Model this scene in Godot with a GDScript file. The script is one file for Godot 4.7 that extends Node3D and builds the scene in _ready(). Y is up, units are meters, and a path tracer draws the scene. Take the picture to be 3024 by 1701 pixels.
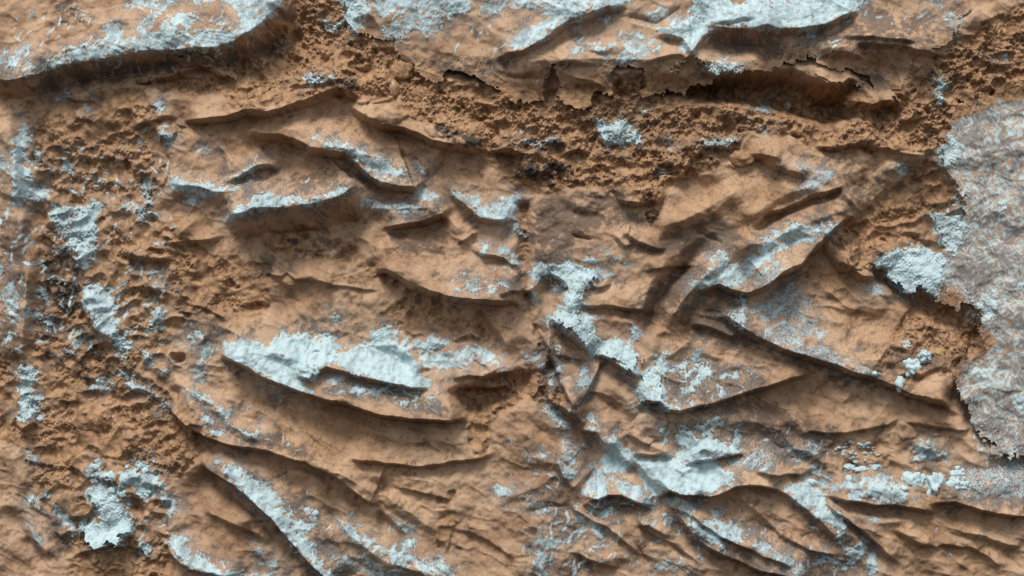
extends Node3D
# A crumpled, clay-coated skin of stiff sheet over a rough clay bed, seen square on. The relief is
# one height field (units: tenths of centimetres, "u"; 1 u = 0.4 mm), folds and hollows laid along
# hand-placed lines, cut into the separate sheets, their dabs of paint and the bed that shows between.

const S := 0.0004            # metres per u
const STEP := 2.8            # u between grid points
const X0 := -182.0
const Y0 := -150.0
const W := 1212
const HH := 716
const W2 := 606
const H2 := 358
const BANDS := 16

var H := PackedFloat32Array()      # folds
var WX := PackedFloat32Array()     # wobble of all lines
var WY := PackedFloat32Array()
var HOL := PackedFloat32Array()    # hollows (half resolution from here on)
var ROU := PackedFloat32Array()    # where the granular bed shows
var SME := PackedFloat32Array()    # dark brushed paint
var FLE := PackedFloat32Array()    # white brush flecks
var PSD := PackedFloat32Array()    # distance inside dabs of white paint
var PCO := PackedFloat32Array()    # how densely they cover
var DRK := PackedFloat32Array()    # burnt-looking dark grains
var ORA := PackedFloat32Array()    # raw orange clay
var FSD := PackedFloat32Array()    # distance inside the torn sheets of the upper layer
var PID := PackedInt32Array()
var SID := PackedInt32Array()
var FID := PackedInt32Array()
var BZ := PackedFloat32Array()     # final heights: bed and lower sheets
var FZ := PackedFloat32Array()     # torn sheets
var BC := PackedColorArray()
var FC := PackedColorArray()
var BP := PackedInt32Array()       # paint id per grid point
var FP := PackedInt32Array()
var FM := PackedFloat32Array()     # ragged distance inside torn sheets
var tx := 0.0
var ty := 0.0
var tk := 1.0
var n_paint := 0
var things := []                   # [name, label, category, group, centre, flap?]
var skin: StandardMaterial3D
var out_rows := []
var N := {}


func T(x: float, y: float, k := 0.4141) -> void:
	tx = x; ty = y; tk = k


func xy(a: Array) -> PackedVector2Array:
	var p := PackedVector2Array()
	for i in range(0, a.size() - 1, 2):
		p.append(Vector2(tx + a[i] * tk, ty + a[i + 1] * tk))
	return p


func noise(kind: int, wave: float, octaves: int, sd: int) -> FastNoiseLite:
	var n := FastNoiseLite.new()
	n.noise_type = kind
	n.frequency = 1.0 / wave
	n.seed = sd
	n.fractal_type = FastNoiseLite.FRACTAL_FBM if octaves > 1 else FastNoiseLite.FRACTAL_NONE
	n.fractal_octaves = octaves
	return n


# ---- fold strokes -----------------------------------------------------------------------------

func stroke(p: PackedVector2Array, m: float, shape: int, h: float, up: float, dn: float, taper: float) -> void:
	var lo := p[0]
	var hi := p[0]
	for q in p:
		lo = lo.min(q); hi = hi.max(q)
	m += 10.0
	var bx0 := clampi(int((lo.x - m - X0) / STEP), 0, W - 1)
	var bx1 := clampi(int((hi.x + m - X0) / STEP) + 1, 0, W - 1)
	var by0 := clampi(int((lo.y - m - Y0) / STEP), 0, HH - 1)
	var by1 := clampi(int((hi.y + m - Y0) / STEP) + 1, 0, HH - 1)
	var bw := bx1 - bx0 + 1
	var bh := by1 - by0 + 1
	if bw < 2 or bh < 2:
		return
	var dist := PackedFloat32Array(); dist.resize(bw * bh); dist.fill(1e12)
	var sg := PackedFloat32Array(); sg.resize(bw * bh)
	var at := PackedFloat32Array(); at.resize(bw * bh)
	var run := 0.0
	for k in p.size() - 1:
		var a := p[k]
		var d := p[k + 1] - a
		var ll := maxf(d.length_squared(), 1e-6)
		var l := sqrt(ll)
		var sx0 := clampi(int((minf(a.x, a.x + d.x) - m - X0) / STEP), bx0, bx1)
		var sx1 := clampi(int((maxf(a.x, a.x + d.x) + m - X0) / STEP) + 1, bx0, bx1)
		var sy0 := clampi(int((minf(a.y, a.y + d.y) - m - Y0) / STEP), by0, by1)
		var sy1 := clampi(int((maxf(a.y, a.y + d.y) + m - Y0) / STEP) + 1, by0, by1)
		for y in range(sy0, sy1 + 1):
			var i := y * W + sx0
			var j := (y - by0) * bw + sx0 - bx0
			for x in range(sx0, sx1 + 1):
				var px := X0 + x * STEP + WX[i] - a.x
				var py := Y0 + y * STEP + WY[i] - a.y
				var t := clampf((px * d.x + py * d.y) / ll, 0.0, 1.0)
				var ex := px - d.x * t
				var ey := py - d.y * t
				var dd := ex * ex + ey * ey
				if dd < dist[j]:
					dist[j] = dd
					sg[j] = d.x * py - d.y * px
					at[j] = run + t * l
				i += 1
				j += 1
		run += l
	var tl := minf(run * 0.28, taper)
	for y in bh:
		var i := (by0 + y) * W + bx0
		var j := y * bw
		for x in bw:
			var dd := dist[j]
			if dd < m * m:
				var dq := sqrt(dd)
				var v := 0.0
				if shape == 0:
					if sg[j] < 0.0:
						if dq < up:
							var s := 1.0 - dq / up
							v = s * s * (3.0 - 2.0 * s) * 0.3 + s * 0.7
					elif dq < dn:
						var s := 1.0 - dq / dn
						v = s
					if sg[j] >= 0.0 and dq < dn * 4.0:
						var q := dq / (dn * 4.0)
						v -= 0.32 * sin(q * PI) * (1.0 - q)
				else:
					if dq < up:
						var s := 1.0 - dq / up
						v = (s * s * (3.0 - 2.0 * s) * 0.35 + s * 0.65) if shape == 1 else s * s
				if v != 0.0:
					var e := minf(at[j], run - at[j]) / tl
					if e < 1.0:
						v *= e * e * (3.0 - 2.0 * e) if e > 0.0 else 0.0
					H[i] += h * v
			i += 1
			j += 1


func edge(h: float, up: float, dn: float, a: Array) -> void:      # a fold that drops off below its line
	var d := dn * (1.15 if dn < 20.0 else 1.6)
	stroke(xy(a), maxf(up * 1.45, d * 3.0), 0, h * 1.42, up * 1.45, d, 60.0)


func ridge(h: float, w: float, a: Array) -> void:                 # a rounded ridge, or with h < 0 a rounded valley
	stroke(xy(a), w * 1.15, 1, h * 1.4, w * 1.15, w, 50.0)


func crease(h: float, w: float, a: Array) -> void:                # a sharp ridge or valley
	stroke(xy(a), w * 1.8, 2, h * 1.15, w * 1.8, w, 60.0)


func bump(h: float, x: float, y: float, rx: float, ry: float) -> void:
	x = tx + x * tk; y = ty + y * tk; rx *= tk; ry *= tk
	for gy in range(clampi(int((y - ry - 12 - Y0) / STEP), 0, HH - 1), clampi(int((y + ry + 12 - Y0) / STEP) + 1, 0, HH - 1)):
		for gx in range(clampi(int((x - rx - 12 - X0) / STEP), 0, W - 1), clampi(int((x + rx + 12 - X0) / STEP) + 1, 0, W - 1)):
			var i := gy * W + gx
			var u := (X0 + gx * STEP + WX[i] * 3.5 - x) / rx
			var v := (Y0 + gy * STEP + WY[i] * 3.5 - y) / ry
			var q := 1.0 - u * u - v * v
			if q > 0.0:
				H[i] += h * (sqrt(q) if h > 0.0 else q)


# ---- regions ----------------------------------------------------------------------------------

# [indices, signed distances (inside > 0)] of every half-resolution point near the polygon
func region(p: PackedVector2Array, reach: float) -> Array:
	var lo := p[0]
	var hi := p[0]
	for q in p:
		lo = lo.min(q); hi = hi.max(q)
	var s2 := STEP * 2.0
	var bx0 := clampi(int((lo.x - reach - X0) / s2), 0, W2 - 1)
	var bx1 := clampi(int((hi.x + reach - X0) / s2) + 1, 0, W2 - 1)
	var by0 := clampi(int((lo.y - reach - Y0) / s2), 0, H2 - 1)
	var by1 := clampi(int((hi.y + reach - Y0) / s2) + 1, 0, H2 - 1)
	var n := p.size()
	var at := PackedInt32Array()
	var dist := PackedFloat32Array()
	for y in range(by0, by1 + 1):
		var py := Y0 + (y + 0.25) * s2
		var cuts := PackedFloat32Array()
		var near := PackedInt32Array()
		for k in n:
			var a := p[k]
			var b := p[(k + 1) % n]
			if (a.y > py) != (b.y > py):
				cuts.append(a.x + (py - a.y) * (b.x - a.x) / (b.y - a.y))
			if minf(a.y, b.y) - reach < py and maxf(a.y, b.y) + reach > py:
				near.append(k)
		cuts.sort()
		var c := 0
		for x in range(bx0, bx1 + 1):
			var px := X0 + (x + 0.25) * s2
			while c < cuts.size() and cuts[c] < px:
				c += 1
			var best := reach * reach
			for k in near:
				var a := p[k]
				var b := p[(k + 1) % n]
				if (px < a.x - reach and px < b.x - reach) or (px > a.x + reach and px > b.x + reach):
					continue
				var dx := b.x - a.x
				var dy := b.y - a.y
				var t := clampf(((px - a.x) * dx + (py - a.y) * dy) / maxf(dx * dx + dy * dy, 1e-6), 0.0, 1.0)
				var ex := px - a.x - dx * t
				var ey := py - a.y - dy * t
				var ee := ex * ex + ey * ey
				if ee < best:
					best = ee
			at.append(y * W2 + x)
			dist.append(sqrt(best) if c & 1 else -sqrt(best))
	return [at, dist]


func paint(cover: float, a: Array) -> void:                       # one dab of white paint
	n_paint += 1
	var r := region(xy(a), 70.0)
	var at: PackedInt32Array = r[0]
	var dist: PackedFloat32Array = r[1]
	for k in at.size():
		var i := at[k]
		if dist[k] > PSD[i]:
			PSD[i] = dist[k]
			PCO[i] = cover
			PID[i] = n_paint


func field(f: PackedFloat32Array, amount: float, soft: float, a: Array) -> void:
	var r := region(xy(a), soft)
	var at: PackedInt32Array = r[0]
	var dist: PackedFloat32Array = r[1]
	for k in at.size():
		var v := amount * smoothstep(-soft, soft, dist[k])
		if v > f[at[k]]:
			f[at[k]] = v


func rough(v: float, a: Array) -> void: field(ROU, v, 22.0, a)
func smear(v: float, a: Array) -> void: field(SME, v * 1.22, 28.0, a)
func fleck(v: float, a: Array) -> void: field(FLE, v, 30.0, a)
func grains(v: float, a: Array) -> void: field(DRK, v * 1.15, 16.0, a)
func raw(v: float, a: Array) -> void: field(ORA, v, 30.0, a)
func hollow(v: float, soft: float, a: Array) -> void: field(HOL, v, soft, a)


func sheet(called: String, label: String, category: String, torn: bool, a: Array) -> void:
	var p := xy(a)
	var mid := Vector2.ZERO
	for q in p:
		mid += q.clamp(Vector2(0, 0), Vector2(3024, 1701))
	things.append([called, label, category, mid / p.size()])
	var id := things.size()
	var r := region(p, 120.0 if torn else 3.0)
	var at: PackedInt32Array = r[0]
	var dist: PackedFloat32Array = r[1]
	for k in at.size():
		var i := at[k]
		if torn:
			if dist[k] > FSD[i]:
				FSD[i] = dist[k]
				FID[i] = id
		elif dist[k] > 0.0:
			SID[i] = id


func _ready() -> void:
	var cam := Camera3D.new()
	cam.name = "camera"
	cam.position = Vector3(0, 0, 2.6)
	cam.fov = 14.91
	cam.near = 0.05
	cam.far = 50.0
	add_child(cam)
	cam.current = true

	var sky_m := ProceduralSkyMaterial.new()
	sky_m.sky_top_color = Color(0.90, 0.94, 0.97)
	sky_m.sky_horizon_color = Color(0.74, 0.77, 0.79)
	sky_m.sky_curve = 0.35
	sky_m.ground_horizon_color = Color(0.34, 0.30, 0.27)
	sky_m.ground_bottom_color = Color(0.20, 0.17, 0.15)
	sky_m.ground_curve = 0.1
	var sky := Sky.new()
	sky.sky_material = sky_m
	var env := Environment.new()
	env.background_mode = Environment.BG_SKY
	env.sky = sky
	env.background_energy_multiplier = 0.56
	env.tonemap_mode = Environment.TONE_MAPPER_LINEAR
	env.tonemap_exposure = 2.32
	env.sdfgi_enabled = true
	env.ssao_enabled = true
	env.ssil_enabled = true
	var we := WorldEnvironment.new()
	we.name = "daylight_sky"
	we.environment = env
	add_child(we)

	var sun := DirectionalLight3D.new()
	sun.name = "daylight"
	sun.light_color = Color(1.0, 0.98, 0.95)
	sun.light_energy = 0.45
	sun.light_angular_distance = 22.0
	sun.shadow_enabled = true
	add_child(sun)
	sun.look_at_from_position(Vector3(-0.22, 1.0, 0.64), Vector3.ZERO, Vector3.RIGHT)

	skin = StandardMaterial3D.new()
	skin.vertex_color_use_as_albedo = true
	skin.roughness = 0.88
	skin.metallic_specular = 0.3

	N = {
		"warp": noise(FastNoiseLite.TYPE_SIMPLEX_SMOOTH, 130.0, 3, 11),
		"big": noise(FastNoiseLite.TYPE_SIMPLEX_SMOOTH, 320.0, 2, 21),
		"mid": noise(FastNoiseLite.TYPE_SIMPLEX_SMOOTH, 78.0, 3, 31),
		"fine": noise(FastNoiseLite.TYPE_SIMPLEX_SMOOTH, 24.0, 2, 41),
		"grit": noise(FastNoiseLite.TYPE_SIMPLEX, 8.0, 1, 51),
		"cell": noise(FastNoiseLite.TYPE_CELLULAR, 33.0, 1, 61),
		"fold": noise(FastNoiseLite.TYPE_SIMPLEX_SMOOTH, 210.0, 2, 71),
		"streak": noise(FastNoiseLite.TYPE_SIMPLEX_SMOOTH, 19.0, 2, 81),
		"crack": noise(FastNoiseLite.TYPE_CELLULAR, 20.0, 1, 91),
	}
	N.facet = noise(FastNoiseLite.TYPE_CELLULAR, 210.0, 1, 101)
	N.facet2 = noise(FastNoiseLite.TYPE_CELLULAR, 84.0, 1, 111)
	N.hump = noise(FastNoiseLite.TYPE_SIMPLEX_SMOOTH, 120.0, 2, 121)
	N.cell2 = noise(FastNoiseLite.TYPE_CELLULAR, 12.0, 1, 131)
	N.cell2.cellular_jitter = 1.0
	N.pleat = noise(FastNoiseLite.TYPE_SIMPLEX_SMOOTH, 150.0, 2, 141)
	for k in ["facet", "facet2"]:
		N[k].cellular_return_type = FastNoiseLite.RETURN_DISTANCE2_SUB
		N[k].cellular_jitter = 1.0
	N.cell.cellular_jitter = 1.0
	N.crack.cellular_return_type = FastNoiseLite.RETURN_DISTANCE2_SUB
	for f in [H, WX, WY]:
		f.resize(W * HH)
	for f in [HOL, ROU, SME, FLE, PSD, PCO, DRK, ORA, FSD]:
		f.resize(W2 * H2)
	PSD.fill(-200.0)
	FSD.fill(-200.0)
	for f in [PID, SID, FID]:
		f.resize(W2 * H2)
	in_bands(wobble_band)
	WX.clear(); WY.clear()
	gather(0, WX)
	gather(1, WY)

	lay_folds()
	lay_sheets()
	lay_bed()
	lay_paint()
	finish()
	lay_lumps()


func lay_folds() -> void:
	T(0, 0)
	edge(70, 110, 28, [-60, 560, 120, 590, 230, 575, 390, 530, 520, 475, 700, 450, 880, 415, 1100, 380, 1400, 368, 1560, 365, 1700, 312, 1830, 240, 1932, 160, 1990, 60, 2010, -100])
	ridge(-36, 76, [250, 650, 500, 570, 800, 510, 1200, 450, 1600, 440, 1800, 370])
	edge(24, 40, 8, [1010, 590, 1060, 565, 1220, 555, 1260, 520, 1350, 490, 1420, 470, 1500, 490, 1570, 535, 1700, 580])
	edge(18, 50, 9, [1650, 600, 1700, 625, 1760, 635, 1850, 610, 1900, 560])
	edge(14, 40, 8, [360, 690, 400, 685, 470, 680, 530, 710, 580, 715, 720, 700])
	ridge(10, 10, [-20, 590, 60, 620, 120, 670, 200, 710])
	edge(20, 60, 14, [190, 1500, 150, 1250, 110, 1000, 60, 800])
	edge(12, 25, 6, [520, 870, 560, 850, 640, 855, 710, 895])
	edge(16, 45, 8, [920, 935, 1020, 880, 1100, 850, 1180, 825, 1300, 830])
	bump(22, 1200, 930, 90, 90)
	bump(-22, 905, 1200, 35, 80)
	bump(20, 1080, 1200, 130, 110)
	bump(16, 700, 1080, 150, 70)
	crease(-9, 10, [510, 90, 560, 160, 640, 230, 710, 300])
	crease(9, 14, [640, 190, 780, 180, 970, 142])
	crease(8, 16, [440, 425, 520, 380, 720, 335])
	crease(8, 14, [-20, 335, 180, 310, 240, 230, 390, 195])
	crease(-7, 12, [230, 240, 400, 190, 560, 155])
	crease(-8, 12, [300, 320, 420, 330, 560, 340])
	edge(24, 50, 12, [1560, 1315, 1640, 1290, 1750, 1240, 1850, 1195, 1950, 1180, 2020, 1210])
	edge(46, 60, 12, [1290, 850, 1400, 860, 1500, 862, 1620, 842, 1750, 800, 1850, 810, 1950, 820])
	crease(-8, 10, [1520, 950, 1640, 1060, 1720, 1130])
	ridge(8, 20, [1600, 930, 1720, 1040, 1800, 1100])
	edge(30, 34, 24, [1180, 1300, 1300, 1320, 1450, 1340, 1600, 1372, 1760, 1365])
	crease(-8, 10, [1380, 1430, 1340, 1380, 1370, 1340])

	T(740, 0)
	edge(56, 75, 14, [-60, 815, 60, 818, 150, 822, 240, 795, 360, 745, 500, 685, 640, 640, 760, 665])
	edge(54, 75, 14, [700, 740, 780, 810, 860, 860, 950, 905, 1100, 922, 1200, 960, 1300, 1010, 1420, 1040, 1560, 1065, 1700, 1075])
	edge(18, 40, 9, [1680, 1115, 1730, 1080, 1820, 1072, 1960, 1095])
	ridge(-10, 30, [400, 800, 560, 790, 740, 820])
	edge(54, 95, 16, [-40, 925, 60, 945, 120, 972, 220, 965, 330, 1000, 440, 1060, 560, 1085, 690, 1100, 780, 1190, 860, 1262, 940, 1308, 1050, 1328, 1170, 1338, 1240, 1260])
	ridge(16, 34, [420, 1010, 620, 1050, 760, 1085, 900, 1130, 1010, 1210])
	ridge(-14, 24, [1460, 1110, 1410, 1200, 1290, 1260, 1210, 1330])
	ridge(12, 30, [1180, 1000, 1300, 1060, 1420, 1120])
	edge(20, 40, 10, [-10, 1218, 60, 1190, 150, 1178, 240, 1218])
	ridge(-9, 20, [1440, 1140, 1560, 1150, 1700, 1190, 1820, 1240])
	bump(40, 860, 620, 190, 130)
	bump(26, 100, 700, 130, 110)
	bump(26, 1000, 800, 170, 110)
	bump(20, 1350, 900, 140, 90)
	bump(16, 1560, 980, 130, 90)
	edge(14, 40, 10, [230, 640, 330, 610, 500, 610, 650, 570, 760, 560])
	bump(-26, 830, 200, 80, 110)
	bump(-18, 330, 280, 130, 80)

	T(740, 550)
	edge(78, 85, 44, [-200, 262, -100, 215, 0, 190, 60, 162, 250, 160, 480, 140, 690, 65, 775, 0, 830, -80])
	ridge(-22, 60, [100, 270, 400, 260, 650, 220, 800, 230])
	edge(46, 65, 12, [900, 292, 1020, 282, 1150, 265, 1260, 243, 1370, 200, 1440, 110])
	edge(16, 30, 20, [680, 190, 790, 155, 960, 168, 1200, 165, 1380, 150])
	crease(-14, 12, [890, 10, 960, 60, 1050, 80, 1140, 75])
	edge(28, 60, 12, [1400, 20, 1470, 90, 1540, 140, 1640, 225, 1720, 245, 1800, 245, 1910, 225])
	ridge(14, 22, [1420, 130, 1400, 220, 1480, 290, 1550, 330])
	edge(16, 40, 8, [1460, 415, 1540, 372, 1580, 335, 1640, 305])
	edge(20, 40, 8, [1560, 440, 1660, 490, 1740, 492, 1800, 512, 1860, 562, 1950, 572])
	ridge(13, 38, [800, 260, 860, 400, 905, 560])
	crease(-10, 14, [900, 290, 960, 430, 995, 560])
	ridge(-14, 44, [560, 300, 680, 420, 770, 530])
	edge(56, 95, 16, [860, 570, 980, 590, 1060, 640, 1160, 695, 1280, 745, 1400, 780, 1560, 798, 1680, 803, 1800, 815, 1960, 800])
	ridge(10, 18, [970, 585, 1100, 620, 1220, 690])
	edge(10, 60, 5, [60, 595, 130, 625, 210, 640, 260, 605, 320, 660, 420, 670, 530, 690, 600, 710, 690, 715, 800, 735, 940, 745])
	edge(8, 40, 5, [520, 750, 540, 690, 600, 700])
	bump(-22, 50, 860, 90, 50)
	edge(20, 60, 15, [1640, 850, 1700, 930, 1730, 980, 1780, 1060, 1860, 1210])
	crease(10, 14, [1730, 980, 1780, 920, 1900, 865])
	ridge(-14, 40, [1400, 880, 1560, 900, 1660, 960, 1760, 1080])
	ridge(20, 26, [120, 1150, 260, 1190, 380, 1255])
	edge(32, 60, 12, [330, 1270, 380, 1335, 450, 1362, 480, 1312, 560, 1282, 680, 1302, 780, 1337, 900, 1372, 1050, 1407, 1180, 1428, 1310, 1430])
	ridge(18, 18, [1050, 1130, 1130, 1190, 1180, 1260, 1215, 1350])
	ridge(-10, 18, [900, 1140, 960, 1190, 1060, 1250, 1170, 1340])
	ridge(16, 28, [1390, 1260, 1550, 1215, 1680, 1270, 1810, 1295])
	crease(-10, 9, [1530, 1195, 1640, 1270, 1730, 1325])
	bump(-16, 1240, 1310, 40, 26)
	bump(-12, 480, 1222, 30, 18)
	bump(-12, 570, 1228, 34, 18)
	edge(22, 40, 10, [1400, 1390, 1560, 1340, 1680, 1350, 1800, 1310, 1920, 1320])

	T(740, 1101)
	edge(62, 115, 14, [-220, -150, -120, -105, 0, -45, 150, 35, 300, 95, 390, 128, 520, 160, 650, 192, 780, 235, 900, 280, 1050, 302, 1200, 312, 1420, 325, 1560, 310])
	edge(50, 85, 13, [-360, 600, -220, 720, -100, 790, 0, 870, 90, 950, 170, 1030, 280, 1160, 400, 1290, 500, 1390, 640, 1540])
	edge(26, 60, 36, [560, 1010, 640, 1070, 760, 1170, 880, 1270, 1000, 1340, 1150, 1390, 1300, 1450, 1420, 1540])
	edge(48, 85, 12, [-610, 180, -480, 330, -380, 400, -290, 450, -170, 490, -40, 520, 140, 545, 280, 585, 400, 612, 450, 647, 560, 697, 680, 767, 770, 842, 860, 912, 940, 925])
	ridge(16, 22, [-580, 20, -450, 110, -290, 180, -170, 280, -120, 350, 0, 430, 120, 500])
	crease(-14, 10, [260, 240, 330, 340, 400, 430, 480, 500, 540, 570])
	edge(24, 75, 10, [680, 585, 850, 622, 1000, 642, 1200, 657, 1330, 637, 1450, 622, 1600, 602, 1740, 570])
	edge(14, 50, 20, [1100, 450, 1200, 432, 1330, 472, 1480, 495, 1620, 480])
	ridge(12, 34, [820, 330, 1000, 380, 1130, 440, 1250, 520])
	ridge(-12, 20, [720, 750, 850, 765, 960, 805, 1040, 835])
	ridge(-18, 16, [870, 970, 960, 1060, 1040, 1130, 1130, 1230])
	edge(10, 40, 6, [980, 790, 1100, 820, 1200, 850, 1350, 880, 1490, 905])
	ridge(18, 28, [900, 800, 1020, 910, 1150, 990, 1260, 1070, 1350, 1140])
	ridge(12, 20, [460, 640, 620, 690, 760, 760, 900, 850])
	crease(-10, 14, [500, 930, 590, 1030, 660, 1130])
	bump(-26, 1640, 170, 190, 90)
	edge(26, 50, 10, [1450, 130, 1560, 90, 1700, 110, 1800, 80, 1900, 130])
	crease(9, 12, [1780, 230, 1860, 120, 1932, 60])
	edge(10, 30, 10, [1400, 1110, 1560, 1130, 1700, 1200, 1932, 1330])

	T(0, 550)
	edge(16, 40, 14, [1000, 440, 1150, 420, 1300, 395, 1500, 375, 1620, 330])
	ridge(18, 26, [1240, 390, 1400, 250, 1380, 180])
	bump(-24, 1090, 235, 60, 50)
	bump(-14, 790, 215, 70, 45)
	edge(18, 35, 10, [830, 515, 900, 490, 1000, 500, 1050, 535, 1150, 510, 1280, 495])
	bump(-18, 1080, 560, 230, 45)
	bump(-22, 1070, 800, 75, 75)
	edge(14, 25, 7, [990, 750, 1070, 730, 1140, 770])
	bump(-30, 1230, 990, 90, 60)
	bump(-36, 1275, 1210, 60, 60)
	crease(12, 14, [1180, 1180, 1250, 1270, 1320, 1300])
	ridge(14, 26, [1030, 1180, 1130, 1290, 1230, 1350])
	ridge(20, 40, [370, 120, 450, 300, 560, 480, 620, 600])
	ridge(22, 46, [600, 700, 680, 880, 760, 1040, 880, 1130])
	edge(18, 30, 10, [560, 740, 620, 900, 690, 1010, 760, 1090])
	ridge(14, 20, [1160, 860, 1110, 960, 1030, 1040])
	edge(10, 22, 6, [1340, 850, 1450, 860, 1560, 910, 1650, 980])
	edge(18, 70, 14, [170, 1290, 190, 1000, 240, 560, 170, 380, 170, 120])
	bump(-20, 420, 950, 130, 190)
	bump(-16, 270, 220, 70, 140)
	edge(14, 30, 10, [200, 690, 260, 660, 330, 700])
	ridge(-10, 16, [300, 700, 360, 850, 370, 920])

	T(1480, 0)
	edge(34, 90, 12, [-60, 420, 60, 395, 140, 385, 300, 300, 380, 230, 480, 160, 600, 118, 760, 70, 900, 40])
	ridge(-14, 40, [300, 420, 420, 280, 560, 210, 760, 200])
	crease(-12, 10, [820, 120, 960, 140, 1100, 170, 1180, 130, 1320, 20])
	edge(24, 60, 10, [1060, 240, 1120, 262, 1200, 275, 1280, 300, 1340, 395, 1380, 330, 1470, 240])
	edge(50, 90, 28, [1420, 165, 1540, 205, 1700, 222, 1860, 232, 1990, 225])
	crease(-16, 8, [1470, 190, 1580, 190, 1700, 170, 1830, 165])
	ridge(16, 30, [1100, 235, 1230, 225, 1330, 180, 1400, 120])
	ridge(-16, 50, [1430, 300, 1600, 290, 1850, 290])
	ridge(18, 40, [1340, 420, 1500, 460, 1650, 480, 1800, 440, 1932, 410])
	edge(20, 60, 10, [1380, 500, 1450, 520, 1540, 560, 1640, 560, 1760, 530, 1950, 515])
	edge(12, 40, 8, [340, 465, 420, 455, 560, 460, 700, 480])
	edge(10, 40, 8, [480, 625, 560, 605, 680, 605, 780, 640])
	crease(-10, 9, [-20, 540, 120, 560, 230, 565, 330, 555])
	crease(-10, 12, [600, 380, 700, 410, 800, 420])
	ridge(12, 30, [500, 330, 700, 380, 900, 320])
	ridge(-12, 24, [340, 460, 320, 620, 330, 750])
	edge(16, 40, 10, [1000, 470, 1100, 430, 1260, 400, 1350, 440, 1440, 520])
	ridge(20, 26, [370, 690, 480, 780, 600, 815])
	bump(16, 820, 960, 150, 90)
	bump(30, 230, 1180, 150, 90)
	bump(14, 420, 960, 160, 90)
	edge(22, 50, 9, [1180, 1290, 1280, 1250, 1330, 1140, 1400, 1090, 1440, 1050, 1560, 1050, 1640, 1040])
	edge(18, 40, 9, [1760, 1090, 1850, 1105, 1990, 1150])
	ridge(-14, 40, [1200, 1300, 1340, 1290, 1480, 1360, 1560, 1400])
	edge(30, 60, 12, [-60, 1070, 20, 1080, 100, 1105, 200, 1090])
	edge(14, 40, 8, [420, 1100, 560, 1060, 600, 1120])
	edge(24, 60, 12, [800, 1400, 900, 1440, 1020, 1440, 1120, 1420, 1170, 1360])
	bump(26, 950, 1330, 160, 130)
	bump(16, 1620, 760, 160, 90)

	edge(34, 80, 55, [60, 440, 200, 460, 400, 440, 700, 440, 1000, 440, 1300, 450, 1480, 500])

	T(2224, 0)
	edge(30, 70, 40, [420, 360, 640, 350, 900, 360, 1150, 400, 1300, 420])
	edge(34, 90, 14, [-60, 228, 60, 222, 160, 225, 360, 210, 480, 200, 600, 140, 760, 70])
	edge(14, 60, 8, [560, 265, 700, 280, 880, 290, 1060, 300, 1180, 325])
	edge(22, 60, 12, [640, 310, 840, 330, 1000, 330, 1150, 375, 1310, 390, 1420, 370])
	ridge(-12, 40, [100, 330, 260, 430, 420, 450])
	edge(14, 40, 10, [430, 420, 560, 390, 680, 400, 800, 420])
	ridge(14, 36, [720, 230, 860, 330, 900, 450])
	crease(-9, 12, [1430, 200, 1600, 220, 1700, 200])
	ridge(16, 40, [1480, 90, 1640, 160, 1760, 120])
	edge(16, 60, 10, [980, 660, 1060, 690, 1150, 620])
	edge(22, 40, 8, [380, 540, 480, 560, 520, 600, 620, 605, 660, 570, 780, 580])
	edge(36, 50, 10, [640, 700, 720, 730, 830, 750, 930, 745, 1040, 740, 1060, 690])
	bump(-40, 640, 740, 200, 110)
	bump(-30, 900, 820, 200, 70)
	bump(-26, 1430, 640, 70, 110)
	edge(16, 30, 7, [1000, 830, 1060, 860, 1120, 860, 1200, 830])
	edge(22, 60, 9, [400, 1020, 480, 1045, 560, 1060, 640, 1040, 760, 1020, 860, 1060, 960, 1060, 1060, 1100, 1180, 1105, 1260, 1080])
	edge(30, 60, 12, [-30, 1090, 60, 1120, 150, 1180, 240, 1220, 340, 1250, 410, 1280])
	crease(-9, 10, [400, 1270, 440, 1300, 480, 1340])
	ridge(14, 30, [230, 1180, 400, 1220, 520, 1270, 620, 1330])
	ridge(-22, 44, [590, 1230, 680, 1310, 780, 1320, 860, 1260, 960, 1130])
	edge(20, 40, 12, [960, 1110, 1080, 1130, 1180, 1130, 1270, 1130])
	ridge(20, 26, [780, 1310, 900, 1240, 1060, 1170, 1240, 1130])
	ridge(-10, 26, [200, 1449, 330, 1400, 480, 1380])

	T(1480, 550)
	ridge(26, 40, [1060, 300, 1280, 245, 1420, 180, 1560, 100, 1720, 20])
	crease(-14, 9, [1370, 315, 1480, 360, 1590, 410])
	ridge(-40, 42, [1580, 400, 1420, 500, 1260, 600, 1160, 730, 1110, 890, 1000, 1080])
	ridge(42, 44, [1600, 425, 1480, 520, 1400, 680, 1300, 790, 1200, 920, 1130, 970])
	edge(16, 30, 10, [1000, 590, 1180, 565, 1330, 560, 1430, 560])
	ridge(-14, 24, [1120, 760, 1200, 660, 1320, 580, 1400, 570])
	edge(16, 44, 10, [830, 360, 860, 345, 900, 350, 980, 405, 1060, 435, 1120, 450, 1220, 430])
	edge(18, 50, 9, [800, 330, 850, 400, 880, 430, 960, 405])
	crease(-16, 5, [500, 335, 540, 355, 600, 370, 670, 390])
	ridge(-10, 24, [380, 150, 520, 190, 700, 230, 780, 265])
	edge(40, 70, 12, [330, 950, 430, 985, 520, 1065, 590, 1135, 660, 1225])
	edge(32, 55, 10, [630, 1220, 720, 1197, 790, 1227, 870, 1290, 930, 1330, 1010, 1365])
	bump(-30, 350, 720, 110, 85)
	ridge(20, 34, [660, 610, 560, 700, 500, 800, 450, 920])
	edge(18, 50, 10, [500, 825, 620, 855, 750, 850, 900, 872, 1060, 885, 1140, 890])
	ridge(14, 24, [1140, 950, 1090, 1080, 1060, 1200, 970, 1310])
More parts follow.
